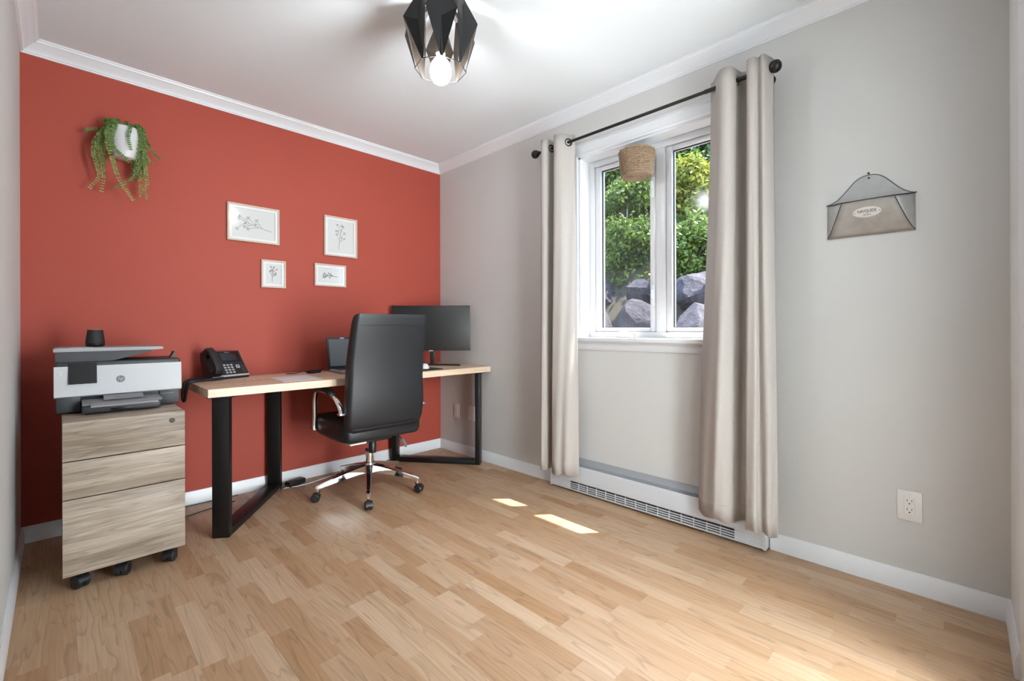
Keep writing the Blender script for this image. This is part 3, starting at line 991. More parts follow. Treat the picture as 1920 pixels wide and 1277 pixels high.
lv = B().tube(bez([(UX + 0.10, 0.03, 0.345), (UX + 0.20, 0.0, 0.338), (UX + 0.235, -0.03, 0.31), (UX + 0.255, -0.055, 0.265)]), [0.005] * 25, 8).build('tilt_lever', M_RUBBER, ch)
B().tube([(UX + 0.243, -0.042, 0.295), (UX + 0.256, -0.057, 0.262), (UX + 0.260, -0.062, 0.245)], [0.008, 0.011, 0.007], 10, flat=0.6).build('lever_grip', mat('lever_grey', (0.16, 0.19, 0.21), 0.3), lv)
# seat: sections along y
rings = []
for (y, z0, z1, w) in ((-0.262, 0.400, 0.455, 0.225), (-0.25, 0.383, 0.478, 0.238), (-0.15, 0.372, 0.490, 0.247), (0.0, 0.372, 0.492, 0.25), (0.12, 0.378, 0.498, 0.25), (0.19, 0.392, 0.497, 0.248), (0.225, 0.412, 0.482, 0.243), (0.238, 0.432, 0.466, 0.232)):
    rings.append([(UX + p[0], y, (z0 + z1) / 2 + p[1]) for p in rrect(2 * w, z1 - z0, min(0.034, (z1 - z0) * 0.48), 5)])
seat = B().loft(rings).build('seat', M_LEATHER, ch, smooth=60)
B().box((UX - 0.21, -0.235, 0.366), (UX - 0.11, -0.17, 0.3755), 0.003, M=None).build('seat_label', mat('seat_label_cream', (0.75, 0.68, 0.62), 0.6), seat)
b = B()
for zz in (0.435,):
    pts = [(UX + p[0], p[1] - 0.012, zz) for p in rrect(0.5005, 0.50, 0.05, 5)]
# backrest: sections up z; local y backwards is negative
prof = [(0.440, -0.262, 0.030, 0.215), (0.452, -0.270, 0.052, 0.236), (0.50, -0.284, 0.068, 0.247), (0.58, -0.296, 0.076, 0.249), (0.66, -0.300, 0.080, 0.245), (0.74, -0.300, 0.082, 0.241),
        (0.82, -0.306, 0.080, 0.241), (0.92, -0.322, 0.074, 0.239), (1.00, -0.338, 0.068, 0.237), (1.06, -0.350, 0.064, 0.235), (1.090, -0.355, 0.056, 0.232), (1.104, -0.357, 0.038, 0.226), (1.110, -0.357, 0.016, 0.215)]
rings = []
for (z, y, th, w) in prof:
    rings.append([(UX + p[0], y + th / 2 + p[1] - (0.012 * (1 - (p[0] / w) ** 2) if p[1] < 0 else 0), z) for p in rrect(2 * w, th, min(0.026, th * 0.48), 5)])
back = B().loft(rings).build('backrest', M_LEATHER, ch, smooth=60)


def back_pt(u, z):
    zs = [q[0] for q in prof]
    y = float(np.interp(z, zs, [q[1] for q in prof]))
    w = float(np.interp(z, zs, [q[3] for q in prof]))
    return (UX + u * w, y - 0.012 * (1 - u * u) + (0.0 if abs(u) < 0.9 else 0.003), z)


for u in (-0.90, 0.90):
    B().tube([back_pt(u, z) for z in np.linspace(0.46, 1.085, 22)], 0.0022, 6).build('piping', M_LEATHER, back)
B().tube([back_pt(u, 1.045) for u in np.linspace(-0.90, 0.90, 13)], 0.0022, 6).build('piping', M_LEATHER, back)
B().tube([back_pt(u, 0.462) for u in np.linspace(-0.90, 0.90, 13)], 0.0026, 6).build('piping', M_LEATHER, back)
for sx in (-1, 1):
    ax = UX + sx * 0.262
    path = bez([(ax, 0.135, 0.425), (ax, 0.125, 0.50), (ax + sx * 0.004, 0.112, 0.60), (ax + sx * 0.004, 0.085, 0.648), (ax + sx * 0.004, 0.03, 0.660), (ax + sx * 0.003, -0.08, 0.655), (ax + sx * 0.001, -0.165, 0.632), (ax, -0.215, 0.595), (ax - sx * 0.004, -0.238, 0.555)], 8)
    arm = B().tube(path, [0.0105] * len(path), 12, flat=1.5, upv=(0, 1, 0)).build('armrest', M_CHROME, ch)
    pad = bez([(ax + sx * 0.004, 0.085, 0.658), (ax + sx * 0.004, 0.03, 0.672), (ax + sx * 0.003, -0.06, 0.670), (ax + sx * 0.002, -0.135, 0.652)], 6)
    B().tube(pad, [0.010] + [0.0145] * (len(pad) - 2) + [0.010], 12, flat=1.7, upv=(0, 0, 1)).build('arm_pad', M_LEATHER, arm)
    B().box((ax - 0.018, 0.105, 0.412), (ax + 0.013, 0.16, 0.430), 0.004).build('arm_bracket', M_CHROME, arm)
    B().box((ax - 0.020 if sx < 0 else ax - 0.018, -0.262, 0.548), (ax + 0.018 if sx < 0 else ax + 0.022, -0.225, 0.562), 0.004).build('arm_bracket', M_CHROME, arm)

# ------------------------------------------------------------------ picture frames on the red wall
M_FR = mat('pale_wood_frame', (0.56, 0.43, 0.34), 0.55, var=0.12, vscale=40)
M_MATB = mat('white_mat_board', (0.72, 0.72, 0.72), 0.7)
M_ART = mat('ivory_paper', (0.62, 0.615, 0.61), 0.7)
M_INK = mat('ink_grey', (0.05, 0.048, 0.05), 0.7)


def branch(b, p, ang, ln, depth, rnd, w, y):
    """a twig: gently bent stem, alternating side shoots, each ending in an open blossom or a bud"""
    def stroke(p, a, ln, n, w):
        pts = [Vector(p)]
        for k in range(n):
            a += rnd.uniform(-0.12, 0.12)
            pts.append(pts[-1] + Vector((math.cos(a), 0, math.sin(a))) * ln / n)
        b.tube(pts, w, 4)
        return pts, a

    def blossom(c, a, r):
        for k in range(3):
            q = a + (k - 1) * 0.9
            cc = c + Vector((math.cos(q), 0, math.sin(q))) * r
            b.tube([cc + Vector((r * 0.75 * math.cos(e), 0, r * 0.75 * math.sin(e))) for e in np.linspace(0, 2 * PI, 8)], w * 0.75, 3)
    pts, a = stroke(p, ang, ln, 10, w)
    blossom(pts[-1], a, ln * 0.045)
    for k, t in enumerate((3, 4, 5, 6, 7, 8)):
        sg = 1 if k % 2 else -1
        q, a2 = stroke(pts[t], ang + sg * rnd.uniform(0.45, 0.85), ln * rnd.uniform(0.20, 0.34), 5, w * 0.9)
        blossom(q[-1], a2, ln * rnd.uniform(0.028, 0.045))
        if k % 3 == 0:
            q2, a3 = stroke(q[2], a2 - sg * 0.7, ln * 0.12, 3, w * 0.8)
            blossom(q2[-1], a3, ln * 0.022)


def picture(label, x0, x1, z0, z1, start, ang, ln, seed, fit=0.8):
    t = thing('picture_frame', label, 'picture', ((x0 + x1) / 2, 0, (z0 + z1) / 2), group='framed botanical sketches on the red wall')
    w, h = (x1 - x0) / 2, (z1 - z0) / 2
    fw_ = 0.011
    d0, d1 = -0.018, -0.001
    for nm, lo, hi in (('rail', (-w, d0, h - fw_), (w, d1, h)), ('rail', (-w, d0, -h), (w, d1, -h + fw_)), ('stile', (-w, d0, -h + fw_), (-w + fw_, d1, h - fw_)), ('stile', (w - fw_, d0, -h + fw_), (w, d1, h - fw_))):
        B().box(lo, hi, 0.0015, 1).build(nm, M_FR, t)
    mbw = 0.015
    b = B()
    ww, hh = w - fw_, h - fw_
    for lo, hi in (((-ww, -0.0125, hh - mbw), (ww, -0.008, hh)), ((-ww, -0.0125, -hh), (ww, -0.008, -hh + mbw)), ((-ww, -0.0125, -hh + mbw), (-ww + mbw, -0.008, hh - mbw)), ((ww - mbw, -0.0125, -hh + mbw), (ww, -0.008, hh - mbw))):
        b.box(lo, hi)
    b.build('mat_board', M_MATB, t)
    art = B().box((-ww, -0.006, -hh), (ww, -0.003, hh)).build('artwork', M_ART, t)
    b = B()
    branch(b, (start[0] * ww, -0.0062, start[1] * hh), ang, ln, 2, random.Random(seed), 0.0009, 0)
    # fit the drawing inside the mat opening
    xs_ = [v.co.x for v in b.bm.verts]
    zs_ = [v.co.z for v in b.bm.verts]
    k_ = fit * min((ww - mbw) * 2 / (max(xs_) - min(xs_)), (hh - mbw) * 2 / (max(zs_) - min(zs_)))
    mx_, mz_ = (max(xs_) + min(xs_)) / 2, (max(zs_) + min(zs_)) / 2
    for v in b.bm.verts:
        v.co = Vector(((v.co.x - mx_) * k_, v.co.y, (v.co.z - mz_) * k_))
    tag(b.build('botanical_drawing', M_INK, art), 'grey line drawing of a blossoming twig')
    b = B()
    b.add([(-ww, -0.0145, -hh), (ww, -0.0145, -hh), (ww, -0.0145, hh), (-ww, -0.0145, hh)], [(0, 1, 2, 3)])
    b.build('glass', M_PGLASS, t, smooth=0)


picture('largest framed twig sketch, landscape, top left of the four on the red wall', -1.610, -1.310, 1.577, 1.810, (0.62, -0.22), R(170), 0.19, 3, 0.85)
picture('upright framed twig sketch, top right of the four on the red wall', -1.014, -0.768, 1.548, 1.834, (-0.02, -0.72), R(86), 0.17, 8)
picture('smallest framed twig sketch, upright, lower left of the four', -1.420, -1.271, 1.296, 1.476, (-0.05, -0.62), R(88), 0.085, 12)
picture('small landscape framed twig sketch, lower right of the four', -1.082, -0.855, 1.328, 1.486, (0.1, 0.0), R(175), 0.07, 21, 0.62)

# ------------------------------------------------------------------ wall planter with trailing plant
pl = thing('hanging_plant', 'trailing green string plant in a white wall-hung pot', 'plant', (-2.092, 0, 1.925))
M_POT = mat('white_ceramic', (0.64, 0.64, 0.64), 0.35)
b = B()
pr = [(0.040, 0.0), (0.047, 0.004), (0.055, 0.05), (0.062, 0.10), (0.066, 0.150), (0.0675, 0.156), (0.065, 0.158), (0.062, 0.154), (0.058, 0.12)]
rings = []
for r_, h in pr:
    rings.append([(r_ * math.cos(2 * PI * k / 36), -0.072 + r_ * math.sin(2 * PI * k / 36), h) for k in range(36)])
b.loft(rings)
b.box((-0.02, -0.012, 0.09), (0.02, -0.001, 0.14), 0.002)
pot = b.build('pot', M_POT, pl)
B().lathe([(0.060, 0.125), (0.03, 0.132), (0.001, 0.134)], 24, c=(0, -0.072, 0)).build('soil', mat('soil', (0.03, 0.02, 0.012), 0.9), pot)


def leaf_mat(name, c1, c2, trans=0.35):
    m = bpy.data.materials.new(name)
    m.use_nodes = True
    nt = m.node_tree
    nt.nodes.clear()
    N, L = nt.nodes, nt.links
    out = N.new('ShaderNodeOutputMaterial')
    at = N.new('ShaderNodeAttribute')
    at.attribute_name = 'tone'
    sp_ = N.new('ShaderNodeSeparateXYZ')
    L.new(at.outputs['Vector'], sp_.inputs[0])
    mx = N.new('ShaderNodeMix')
    mx.data_type = 'RGBA'
    mx.inputs[6].default_value = (*c1, 1)
    mx.inputs[7].default_value = (*c2, 1)
    L.new(sp_.outputs[0], mx.inputs[0])
    d = N.new('ShaderNodeBsdfDiffuse')
    t = N.new('ShaderNodeBsdfTranslucent')
    g = N.new('ShaderNodeBsdfGlossy')
    g.inputs['Roughness'].default_value = 0.4
    L.new(mx.outputs[2], d.inputs[0])
    L.new(mx.outputs[2], t.inputs[0])
    s1 = N.new('ShaderNodeMixShader')
    s1.inputs[0].default_value = trans
    L.new(d.outputs[0], s1.inputs[1])
    L.new(t.outputs[0], s1.inputs[2])
    s2 = N.new('ShaderNodeMixShader')
    s2.inputs[0].default_value = 0.04
    L.new(s1.outputs[0], s2.inputs[1])
    L.new(g.outputs[0], s2.inputs[2])
    L.new(s2.outputs[0], out.inputs[0])
    return m


M_LEAF = leaf_mat('string_plant_leaf', (0.055, 0.20, 0.03), (0.46, 0.42, 0.15))


def p2w(px, py):
    return (-2.155 + (px - 205) * 0.00212 + 2.092, 2.083 - (py - 232) * 0.0026 + (px - 205) * 0.00062 - 1.925)


def frond(path, r0, r1, rnd, tone0, tone1):
    """stem with pairs of round leaves; path in local coordinates"""
    b = B()
    lay = b.bm.loops.layers.float_color.new('tone')
    pts = bez(path, 12)
    b.tube(pts, 0.0012, 4)
    for f in b.bm.faces:
        for lp in f.loops:
            lp[lay] = (tone0 * 0.5, 0, 0, 1)
    acc = 0.0
    for i in range(1, len(pts)):
        seg = pts[i] - pts[i - 1]
        acc += seg.length
        if acc < 0.0075:
            continue
        acc = 0
        t = i / len(pts)
        rr = r0 + (r1 - r0) * t
        tn = seg.normalized()
        side0 = Vector((tn.z, 0, -tn.x))
        if side0.length < 0.2:
            side0 = Vector((1, 0, 0))
        side0.normalize()
        for sg in (-1, 1):
            side = (side0 * sg + Vector((0, rnd.uniform(-0.8, 0.2), 0))).normalized()
            c = pts[i] + side * rr * 0.95
            nrm = side.cross(tn).normalized() + Vector((rnd.uniform(-.4, .4), rnd.uniform(-.4, .4), rnd.uniform(-.4, .4)))
            nrm.normalize()
            u = (side - nrm * side.dot(nrm)).normalized()
            v = nrm.cross(u)
            vs = [c + nrm * rr * 0.18] + [c + u * rr * math.cos(a) + v * rr * 0.78 * math.sin(a) for a in [2 * PI * q / 7 for q in range(7)]]
            _, fs = b.add(vs, [(0, 1 + q, 1 + (q + 1) % 7) for q in range(7)])
            tt = min(1, max(0, tone0 + (tone1 - tone0) * t + rnd.uniform(-0.12, 0.12)))
            for f in fs:
                for lp in f.loops:
                    lp[lay] = (tt, 0, 0, 1)
    return b.build('frond', M_LEAF, pl, smooth=0, fix=False)


rp_ = random.Random(4)


def rim(a, h=0.156, r=0.066):
    return (r * math.cos(a), -0.072 + r * math.sin(a), h)


def strand(a, pix, y=-0.10, r0=0.0062, r1=0.0045, t0=0.1, t1=0.9, lift=0.022):
    """start inside the pot, over the rim at angle a, then through the listed picture points"""
    p = [(0.035 * math.cos(a), -0.072 + 0.035 * math.sin(a), 0.14), (0.062 * math.cos(a), -0.072 + 0.062 * math.sin(a), 0.156 + lift), ]
    rr = 0.080
    p.append((rr * math.cos(a), min(-0.012, -0.072 + rr * math.sin(a)), 0.140))
    for k, q in enumerate(pix):
        x, z = p2w(*q)
        p.append((x, min(-0.012, y + 0.015 * k / max(1, len(pix)) + rp_.uniform(-.01, .01)), z))
    frond(p, r0, r1, rp_, t0, t1)


strand(R(200), [(176, 280), (182, 315), (186, 335), (170, 356)], -0.10)
strand(R(185), [(190, 290), (195, 330), (191, 362)], -0.09)
strand(R(215), [(200, 270), (208, 300), (219, 340), (235, 368), (249, 390)], -0.14, r0=0.0085)
strand(R(170), [(168, 240), (162, 246)], -0.07, t0=0.05, t1=0.15)
strand(R(280), [(238, 265), (243, 290)], -0.155, r0=0.006, t1=0.1, lift=0.012)
strand(R(345), [(262, 330), (264, 360), (265, 379)], -0.10)
strand(R(330), [(272, 320), (276, 355), (270, 370), (278, 387)], -0.11)
strand(R(350), [(280, 275), (292, 292), (306, 303)], -0.08, t1=0.25)
strand(R(320), [(252, 330), (262, 310), (250, 340), (232, 352), (214, 361)], -0.12, t1=0.4)
strand(R(10), [(275, 290), (285, 310), (288, 305)], -0.07, t1=0.6)
strand(R(235), [(208, 262), (212, 285), (228, 298), (240, 312)], -0.135, r0=0.008, t1=0.3)
strand(R(225), [(198, 255), (205, 280)], -0.14, r0=0.0095, t0=0.25, t1=0.3)
strand(R(205), [(180, 262), (176, 285), (180, 305)], -0.11, t0=0.02, t1=0.4)
for k in range(9):
    a = R(rp_.uniform(300, 375))
    x = 258 + rp_.uniform(-6, 20)
    strand(a, [(x + rp_.uniform(-4, 8), 285), (x + rp_.uniform(-6, 6), 312), (x + rp_.uniform(-8, 6), 312 + rp_.uniform(10, 36))], rp_.uniform(-0.12, -0.06), t0=0.05, t1=0.5)
for k in range(5):
    a = R(rp_.uniform(165, 215))
    x = 186 + rp_.uniform(-10, 12)
    strand(a, [(x, 262), (x + rp_.uniform(-4, 6), 285), (x + rp_.uniform(-4, 8), 300 + rp_.uniform(0, 22))], rp_.uniform(-0.12, -0.06), t0=0.03, t1=0.5)
for k in range(7):
    a = R(rp_.uniform(0, 360))
    e = (rp_.uniform(0.02, 0.05))
    frond([(0.02 * math.cos(a), -0.072, 0.13), (0.05 * math.cos(a), -0.072 + 0.03 * math.sin(a), 0.155 + e * 0.6), (0.085 * math.cos(a), -0.072 + 0.045 * math.sin(a), 0.16 + e * 0.5)], 0.0065, 0.005, rp_, 0.02, 0.1)

# ------------------------------------------------------------------ pendant lamp
LX, LY = -1.222, -1.668
lamp = thing('pendant_lamp', 'black faceted metal pendant lamp with a glowing globe bulb', 'lamp', (LX, LY, ZC))
M_LB_ = mat('lamp_black_satin', (0.004, 0.004, 0.0045), 0.38, spec=0.35)
M_LI = mat('lamp_copper_inside', (0.035, 0.026, 0.02), 0.4, metal=0.3)
NP = 8
ph0 = R(10)


def ringp(r, z, k):
    a = ph0 + 2 * PI * k / NP
    return Vector((r * math.cos(a), r * math.sin(a), z - ZC))


for k in range(NP):
    lo = ringp(0.105, 2.095, k)
    loL, loR = lo.lerp(ringp(0.105, 2.095, k - 1), 0.06), lo.lerp(ringp(0.105, 2.095, k + 1), 0.09)
    mL, mR = ringp(0.160, 2.262, k - 0.5), ringp(0.160, 2.262, k + 0.5)
    mc = ringp(0.128, 2.235, k)
    up = ringp(0.118, 2.358, k)
    upL, upR = up.lerp(ringp(0.118, 2.358, k - 1), 0.26), up.lerp(ringp(0.118, 2.358, k + 1), 0.20)
    tp = ringp(0.034, 2.405, k)
    tpn, tpp = tp.lerp(ringp(0.034, 2.405, k + 1), 0.45), tp.lerp(ringp(0.034, 2.405, k - 1), 0.45)
    b = B()
    b.add([lo, loL, loR, mL, mR, up, upL, upR, tpn, tpp, mc],
          [(1, 0, 10, 3), (0, 2, 4, 10), (3, 10, 5, 6), (10, 4, 7, 5), (6, 5, 9), (5, 7, 8, 9)])
    bmesh.ops.triangulate(b.bm, faces=b.bm.faces[:])
    # make every panel face outwards
    for f in b.bm.faces:
        c = f.calc_center_median()
        f.normal_update()
        if f.normal.dot(Vector((c.x, c.y, 0.0))) < 0:
            f.normal_flip()
    o = b.build('shade_panel', [M_LB_, M_LI], lamp, smooth=0, fix=False)
    md = o.modifiers.new('thickness', 'SOLIDIFY')
    md.thickness = 0.0012
    md.offset = -1
    md.material_offset = 1
rim_pts = [ringp(0.105, 2.095, k) for k in range(NP)]
b = B()
for k in range(NP):
    b.cyl(rim_pts[k], rim_pts[(k + 1) % NP], 0.0016, n=6)
b.build('rim', M_LB_, lamp)
b = B().lathe([(0.036, -0.022), (0.036, -0.012)], 24).build('shade_cap', M_LB_, lamp)
B().lathe([(0.05, 0.0), (0.05, -0.012), (0.04, -0.016), (0.001, -0.016)], 32).build('canopy', M_LB_, lamp)
B().cyl((0, 0, -0.015), (0, 0, -0.20), 0.006, n=12).build('cord', M_LB_, lamp)
B().lathe([(0.012, -0.19), (0.020, -0.20), (0.020, -0.262), (0.014, -0.266)], 24).build('socket', mat('socket_brown', (0.10, 0.075, 0.05), 0.4), lamp)
b = B().lathe([(0.0145, -0.262), (0.0165, -0.272), (0.024, -0.283), (0.036, -0.300), (0.0425, -0.322), (0.0435, -0.338), (0.0405, -0.356), (0.032, -0.372), (0.018, -0.382), (0.001, -0.385)], 32)
b.build('bulb', emis('bulb_glow', (0.90, 0.96, 1.0), BULB_STRENGTH), lamp)

# ------------------------------------------------------------------ curtain rod and curtains
RX, RZ = -0.118, 2.172
rod = thing('curtain_rod', 'dark bronze curtain rod with ball ends above the window', 'curtain rod', (RX, -1.91, RZ))
B().cyl((0, -0.668, 0), (0, 0.665, 0), 0.0085, n=16).build('pole', M_RODM, rod)
B().cyl((0, -0.40, 0), (0, -0.668, 0), 0.0105, n=16).build('outer_tube', M_RODM, rod)
for sy, L0 in ((1, 0.665), (-1, 0.668)):
    B().lathe([(0.010, 0), (0.014, 0.004), (0.010, 0.010), (0.012, 0.014), (0.022, 0.020), (0.027, 0.032), (0.027, 0.042), (0.022, 0.053), (0.011, 0.060), (0.001, 0.061)], 28, axis='y').build('finial', M_RODM, rod, loc=(0, sy * L0, 0), rot=(0, 0, 0 if sy > 0 else PI))
for yb in (0.645, -0.655):
    br = B().tube([(-RX, yb, 0.0), (0.0, yb, -0.004)], 0.006, 10).build('bracket', M_RODM, rod)
    B().lathe([(0.022, -0.001), (0.022, -0.008), (0.012, -0.012)], 20, c=(-RX, yb, 0), axis='x').build('wall_plate', M_RODM, br)

M_CURT = bpy.data.materials.new('linen_curtain')
M_CURT.use_nodes = True
nt = M_CURT.node_tree
nt.nodes.clear()
N, L = nt.nodes, nt.links
o_ = N.new('ShaderNodeOutputMaterial')
d_ = N.new('ShaderNodeBsdfDiffuse')
t_ = N.new('ShaderNodeBsdfTranslucent')
x_ = N.new('ShaderNodeMixShader')
x_.inputs[0].default_value = 0.22
tc = N.new('ShaderNodeTexCoord')
mp_ = N.new('ShaderNodeMapping')
mp_.inputs['Scale'].default_value = (900, 900, 60)
n_ = N.new('ShaderNodeTexNoise')
n_.inputs['Scale'].default_value = 1.0
L.new(tc.outputs['Object'], mp_.inputs[0])
L.new(mp_.outputs[0], n_.inputs[0])
cr = N.new('ShaderNodeMix')
cr.data_type = 'RGBA'
cr.inputs[6].default_value = (0.48, 0.44, 0.405, 1)
cr.inputs[7].default_value = (0.60, 0.555, 0.515, 1)
L.new(n_.outputs[0], cr.inputs[0])
L.new(cr.outputs[2], d_.inputs[0])
L.new(cr.outputs[2], t_.inputs[0])
L.new(d_.outputs[0], x_.inputs[1])
L.new(t_.outputs[0], x_.inputs[2])
L.new(x_.outputs[0], o_.inputs[0])


def curtain(label, plan_top, plan_bot, ztop, zbot, grommets):
    """plan_*: list of (x,y) way-points of the cloth seen from above at top and hem"""
    yc = sum(p[1] for p in plan_top) / len(plan_top)
    t = thing('curtain', label, 'curtain', (RX, yc, zbot), group='linen curtains at the window')
    A = bez([(p[0] - RX, p[1] - yc, 0) for p in plan_top], 10)
    C = bez([(p[0] - RX, p[1] - yc, 0) for p in plan_bot], 10)
    n = len(A)
    nz = 30
    rings = []
    for j in range(nz + 1):
        s = j / nz
        f = s * s * (3 - 2 * s)
        z = (ztop - zbot) * (1 - s)
        row = []
        for k in range(n):
            p = A[k].lerp(C[k], f)
            wob = 0.004 * math.sin(k * 0.55 + s * 5.0) * s
            dz_ = 0.008 * math.sin(k * 0.31) * s if j == nz else 0
            row.append((p.x + wob, p.y + wob * 0.5, z + dz_))
        rings.append(row)
    b = B()
    b.loft(rings, closed=False, caps=False)
    cl = b.build('fabric', M_CURT, t, smooth=80, fix=False)
    md = cl.modifiers.new('thickness', 'SOLIDIFY')
    md.thickness = 0.0016
    # hem band
    b = B()
    rings = [[(x, y, z) for (x, y, z) in [((A[k].lerp(C[k], 1)).x, (A[k].lerp(C[k], 1)).y, 0.062) for k in range(n)]]]
    b.bm.free()
    b = B()
    b.tube([(p.x + 0.004 * math.sin(k * 0.55 + 5.0) * 0.97 - 0.0012, p.y + 0.002 * math.sin(k * 0.55 + 5.0), 0.075) for k, p in enumerate(C)], 0.0014, 4)
    b.build('hem_stitch', M_CURT, cl)
    for gy in grommets:
        g = B()
        for q in range(24):
            pass
        rings = []
        for q in range(25):
            a = 2 * PI * q / 24
            c = Vector((0.021 * math.cos(a), 0, 0.021 * math.sin(a)))
            rd_ = c.normalized()
            rings.append([c + rd_ * 0.0045 * math.cos(w_) + Vector((0, 0.0035 * math.sin(w_), 0)) for w_ in [2 * PI * e / 8 for e in range(8)]])
        g.loft(rings, True, False)
        g.build('grommet', M_RODM, t, loc=(0, gy[0] - yc, RZ - zbot), rot=(0, 0, gy[1]))
    return t


curtain('narrow linen curtain on the far side of the window',
        [(-0.100, -1.285), (-0.165, -1.300), (-0.158, -1.335), (-0.085, -1.350), (-0.080, -1.385), (-0.165, -1.405), (-0.160, -1.455), (-0.100, -1.485), (-0.078, -1.500)],
        [(-0.088, -1.262), (-0.158, -1.285), (-0.150, -1.325), (-0.088, -1.335), (-0.085, -1.370), (-0.168, -1.385), (-0.165, -1.44), (-0.150, -1.49), (-0.092, -1.535)],
        2.222, 0.128, [(-1.295, R(10)), (-1.345, R(-12)), (-1.393, R(10)), (-1.480, R(-30))])
curtain('wide linen curtain on the near side of the window by the mail holder',
        [(-0.080, -2.325), (-0.095, -2.345), (-0.170, -2.400), (-0.166, -2.445), (-0.085, -2.462), (-0.080, -2.500), (-0.160, -2.512), (-0.172, -2.540), (-0.150, -2.557), (-0.165, -2.580), (-0.092, -2.600)],
        [(-0.085, -2.262), (-0.115, -2.285), (-0.150, -2.345), (-0.160, -2.395), (-0.090, -2.450), (-0.086, -2.480), (-0.165, -2.505), (-0.175, -2.545), (-0.150, -2.560), (-0.170, -2.590), (-0.140, -2.625)],
        2.222, 0.122, [(-2.363, R(35)), (-2.453, R(-10)), (-2.506, R(8)), (-2.590, R(-12))])

# ------------------------------------------------------------------ woven basket hung at the window mullion
bk = thing('woven_basket', 'round woven seagrass basket hanging in front of the window mullion', 'basket', (-0.012, -1.885, 1.886))
M_WOV = mat('seagrass', (0.25, 0.17, 0.105), 0.8, var=0.7, vscale=70, bump=0.6, bscale=220)
b = B()
nr = 12
for j in range(nr):
    h = 0.006 + j * 0.0122
    r_ = 0.081 + 0.014 * (j / (nr - 1))
    pts = [(r_ * (1 + 0.02 * math.sin(q * 2.1 + j)) * math.cos(2 * PI * q / 40), r_ * (1 + 0.02 * math.sin(q * 2.1 + j)) * math.sin(2 * PI * q / 40), h + 0.0018 * math.sin(q * 1.7 + j * 2.2)) for q in range(41)]
    cl = B().tube(pts, 0.0072, 7)
    cl.build('coil', M_WOV, bk)
b.bm.free()
b = B()
for j in range(6):
    r_ = 0.078 - j * 0.0138
    b.tube([(r_ * math.cos(2 * PI * q / 32), r_ * math.sin(2 * PI * q / 32), 0.006) for q in range(33)], 0.0072, 6)
b.build('coiled_bottom', M_WOV, bk)
B().tube([(0.092, 0, 0.134), (0.105, 0, 0.146), (0.111, 0, 0.139)], 0.003, 8).build('hook', M_WHITE, bk)

# ------------------------------------------------------------------ electric baseboard heater
ht = thing('baseboard_heater', 'long white electric baseboard heater under the window', 'heater', (0, (HY0 + HY1) / 2, 0))
hl_ = (HY1 - HY0) / 2
M_HT = mat('heater_white_enamel', (0.60, 0.615, 0.64), 0.14, spec=0.6)
HP = [(0.001, 0.012), (0.064, 0.012), (0.067, 0.016), (0.067, 0.0165), (0.001, 0.0165)]
gx = 0.067
gz0, gz1 = 0.018, 0.066
gy0, gy1 = -2.422 - (HY0 + HY1) / 2, -1.446 - (HY0 + HY1) / 2
cov = [(0.001, 0.150), (0.058, 0.168), (0.062, 0.166), (0.067, 0.150), (0.067, gz1), (0.064, gz1), (0.060, 0.150), (0.055, 0.160), (0.001, 0.143)]
B().prism(cov, lambda p: (-p[0], -hl_ + 0.004, p[1]), lambda p: (-p[0], hl_ - 0.004, p[1])).build('front_cover', M_HT, ht, smooth=40)
B().prism(HP, lambda p: (-p[0], -hl_ + 0.004, p[1]), lambda p: (-p[0], hl_ - 0.004, p[1])).build('bottom_rail', M_HT, ht)
for sy in (-1, 1):
    ep = [(0.001, 0.010), (0.068, 0.010), (0.069, 0.150), (0.063, 0.169), (0.058, 0.171), (0.001, 0.171)]
    y0, y1 = (sy * hl_, sy * (hl_ - 0.012))
    B().prism(ep, lambda p: (-p[0], y0, p[1]), lambda p: (-p[0], y1, p[1])).build('end_cap', M_HT, ht)
    a, c = ((-hl_ + 0.006, gy0) if sy < 0 else (gy1, hl_ - 0.006))
    e_ = B().box((-0.066, a, gz0 - 0.003), (-0.060, c, gz1 + 0.001)).build('end_panel', M_HT, ht)
    for q in range(4):
        zz = gz0 + 0.005 + q * 0.012
        B().box((-0.0675, a + 0.004, zz), (-0.065, c - 0.004, zz + 0.005), 0.001, 1).build('ridge', M_HT, e_)
B().box((-0.050, -hl_ + 0.006, 0.014), (-0.048, hl_ - 0.006, 0.150)).build('inner_shield', mat('heater_dark_inside', (0.012, 0.012, 0.014), 0.7), ht)
for q in range(5):
    zz = gz0 - 0.002 + q * 0.0123
    B().box((-0.067, gy0, zz), (-0.058, gy1, zz + 0.0052), 0.0008, 1).build('louver', M_HT, ht)
nd = 15
for q in range(1, nd):
    yy = gy0 + (gy1 - gy0) * q / nd
    B().box((-0.0674, yy - 0.0016, gz0 - 0.002), (-0.060, yy + 0.0016, gz1)).build('divider', M_HT, ht)
# grey sloping outlet flap behind the cover
B().prism([(0.0, 0.172), (0.0, 0.205), (0.004, 0.205), (0.030, 0.176), (0.028, 0.172)], lambda p: (-p[0] - 0.0005, -hl_ + 0.10, p[1]), lambda p: (-p[0] - 0.0005, hl_ - 0.10, p[1])).build('deflector', mat('deflector_grey', (0.30, 0.31, 0.33), 0.45), ht)
B().box((-0.030, -hl_ + 0.10, 0.150), (-0.001, hl_ - 0.10, 0.174)).build('back_plate', mat('deflector_grey', (0.30, 0.31, 0.33), 0.45), ht)

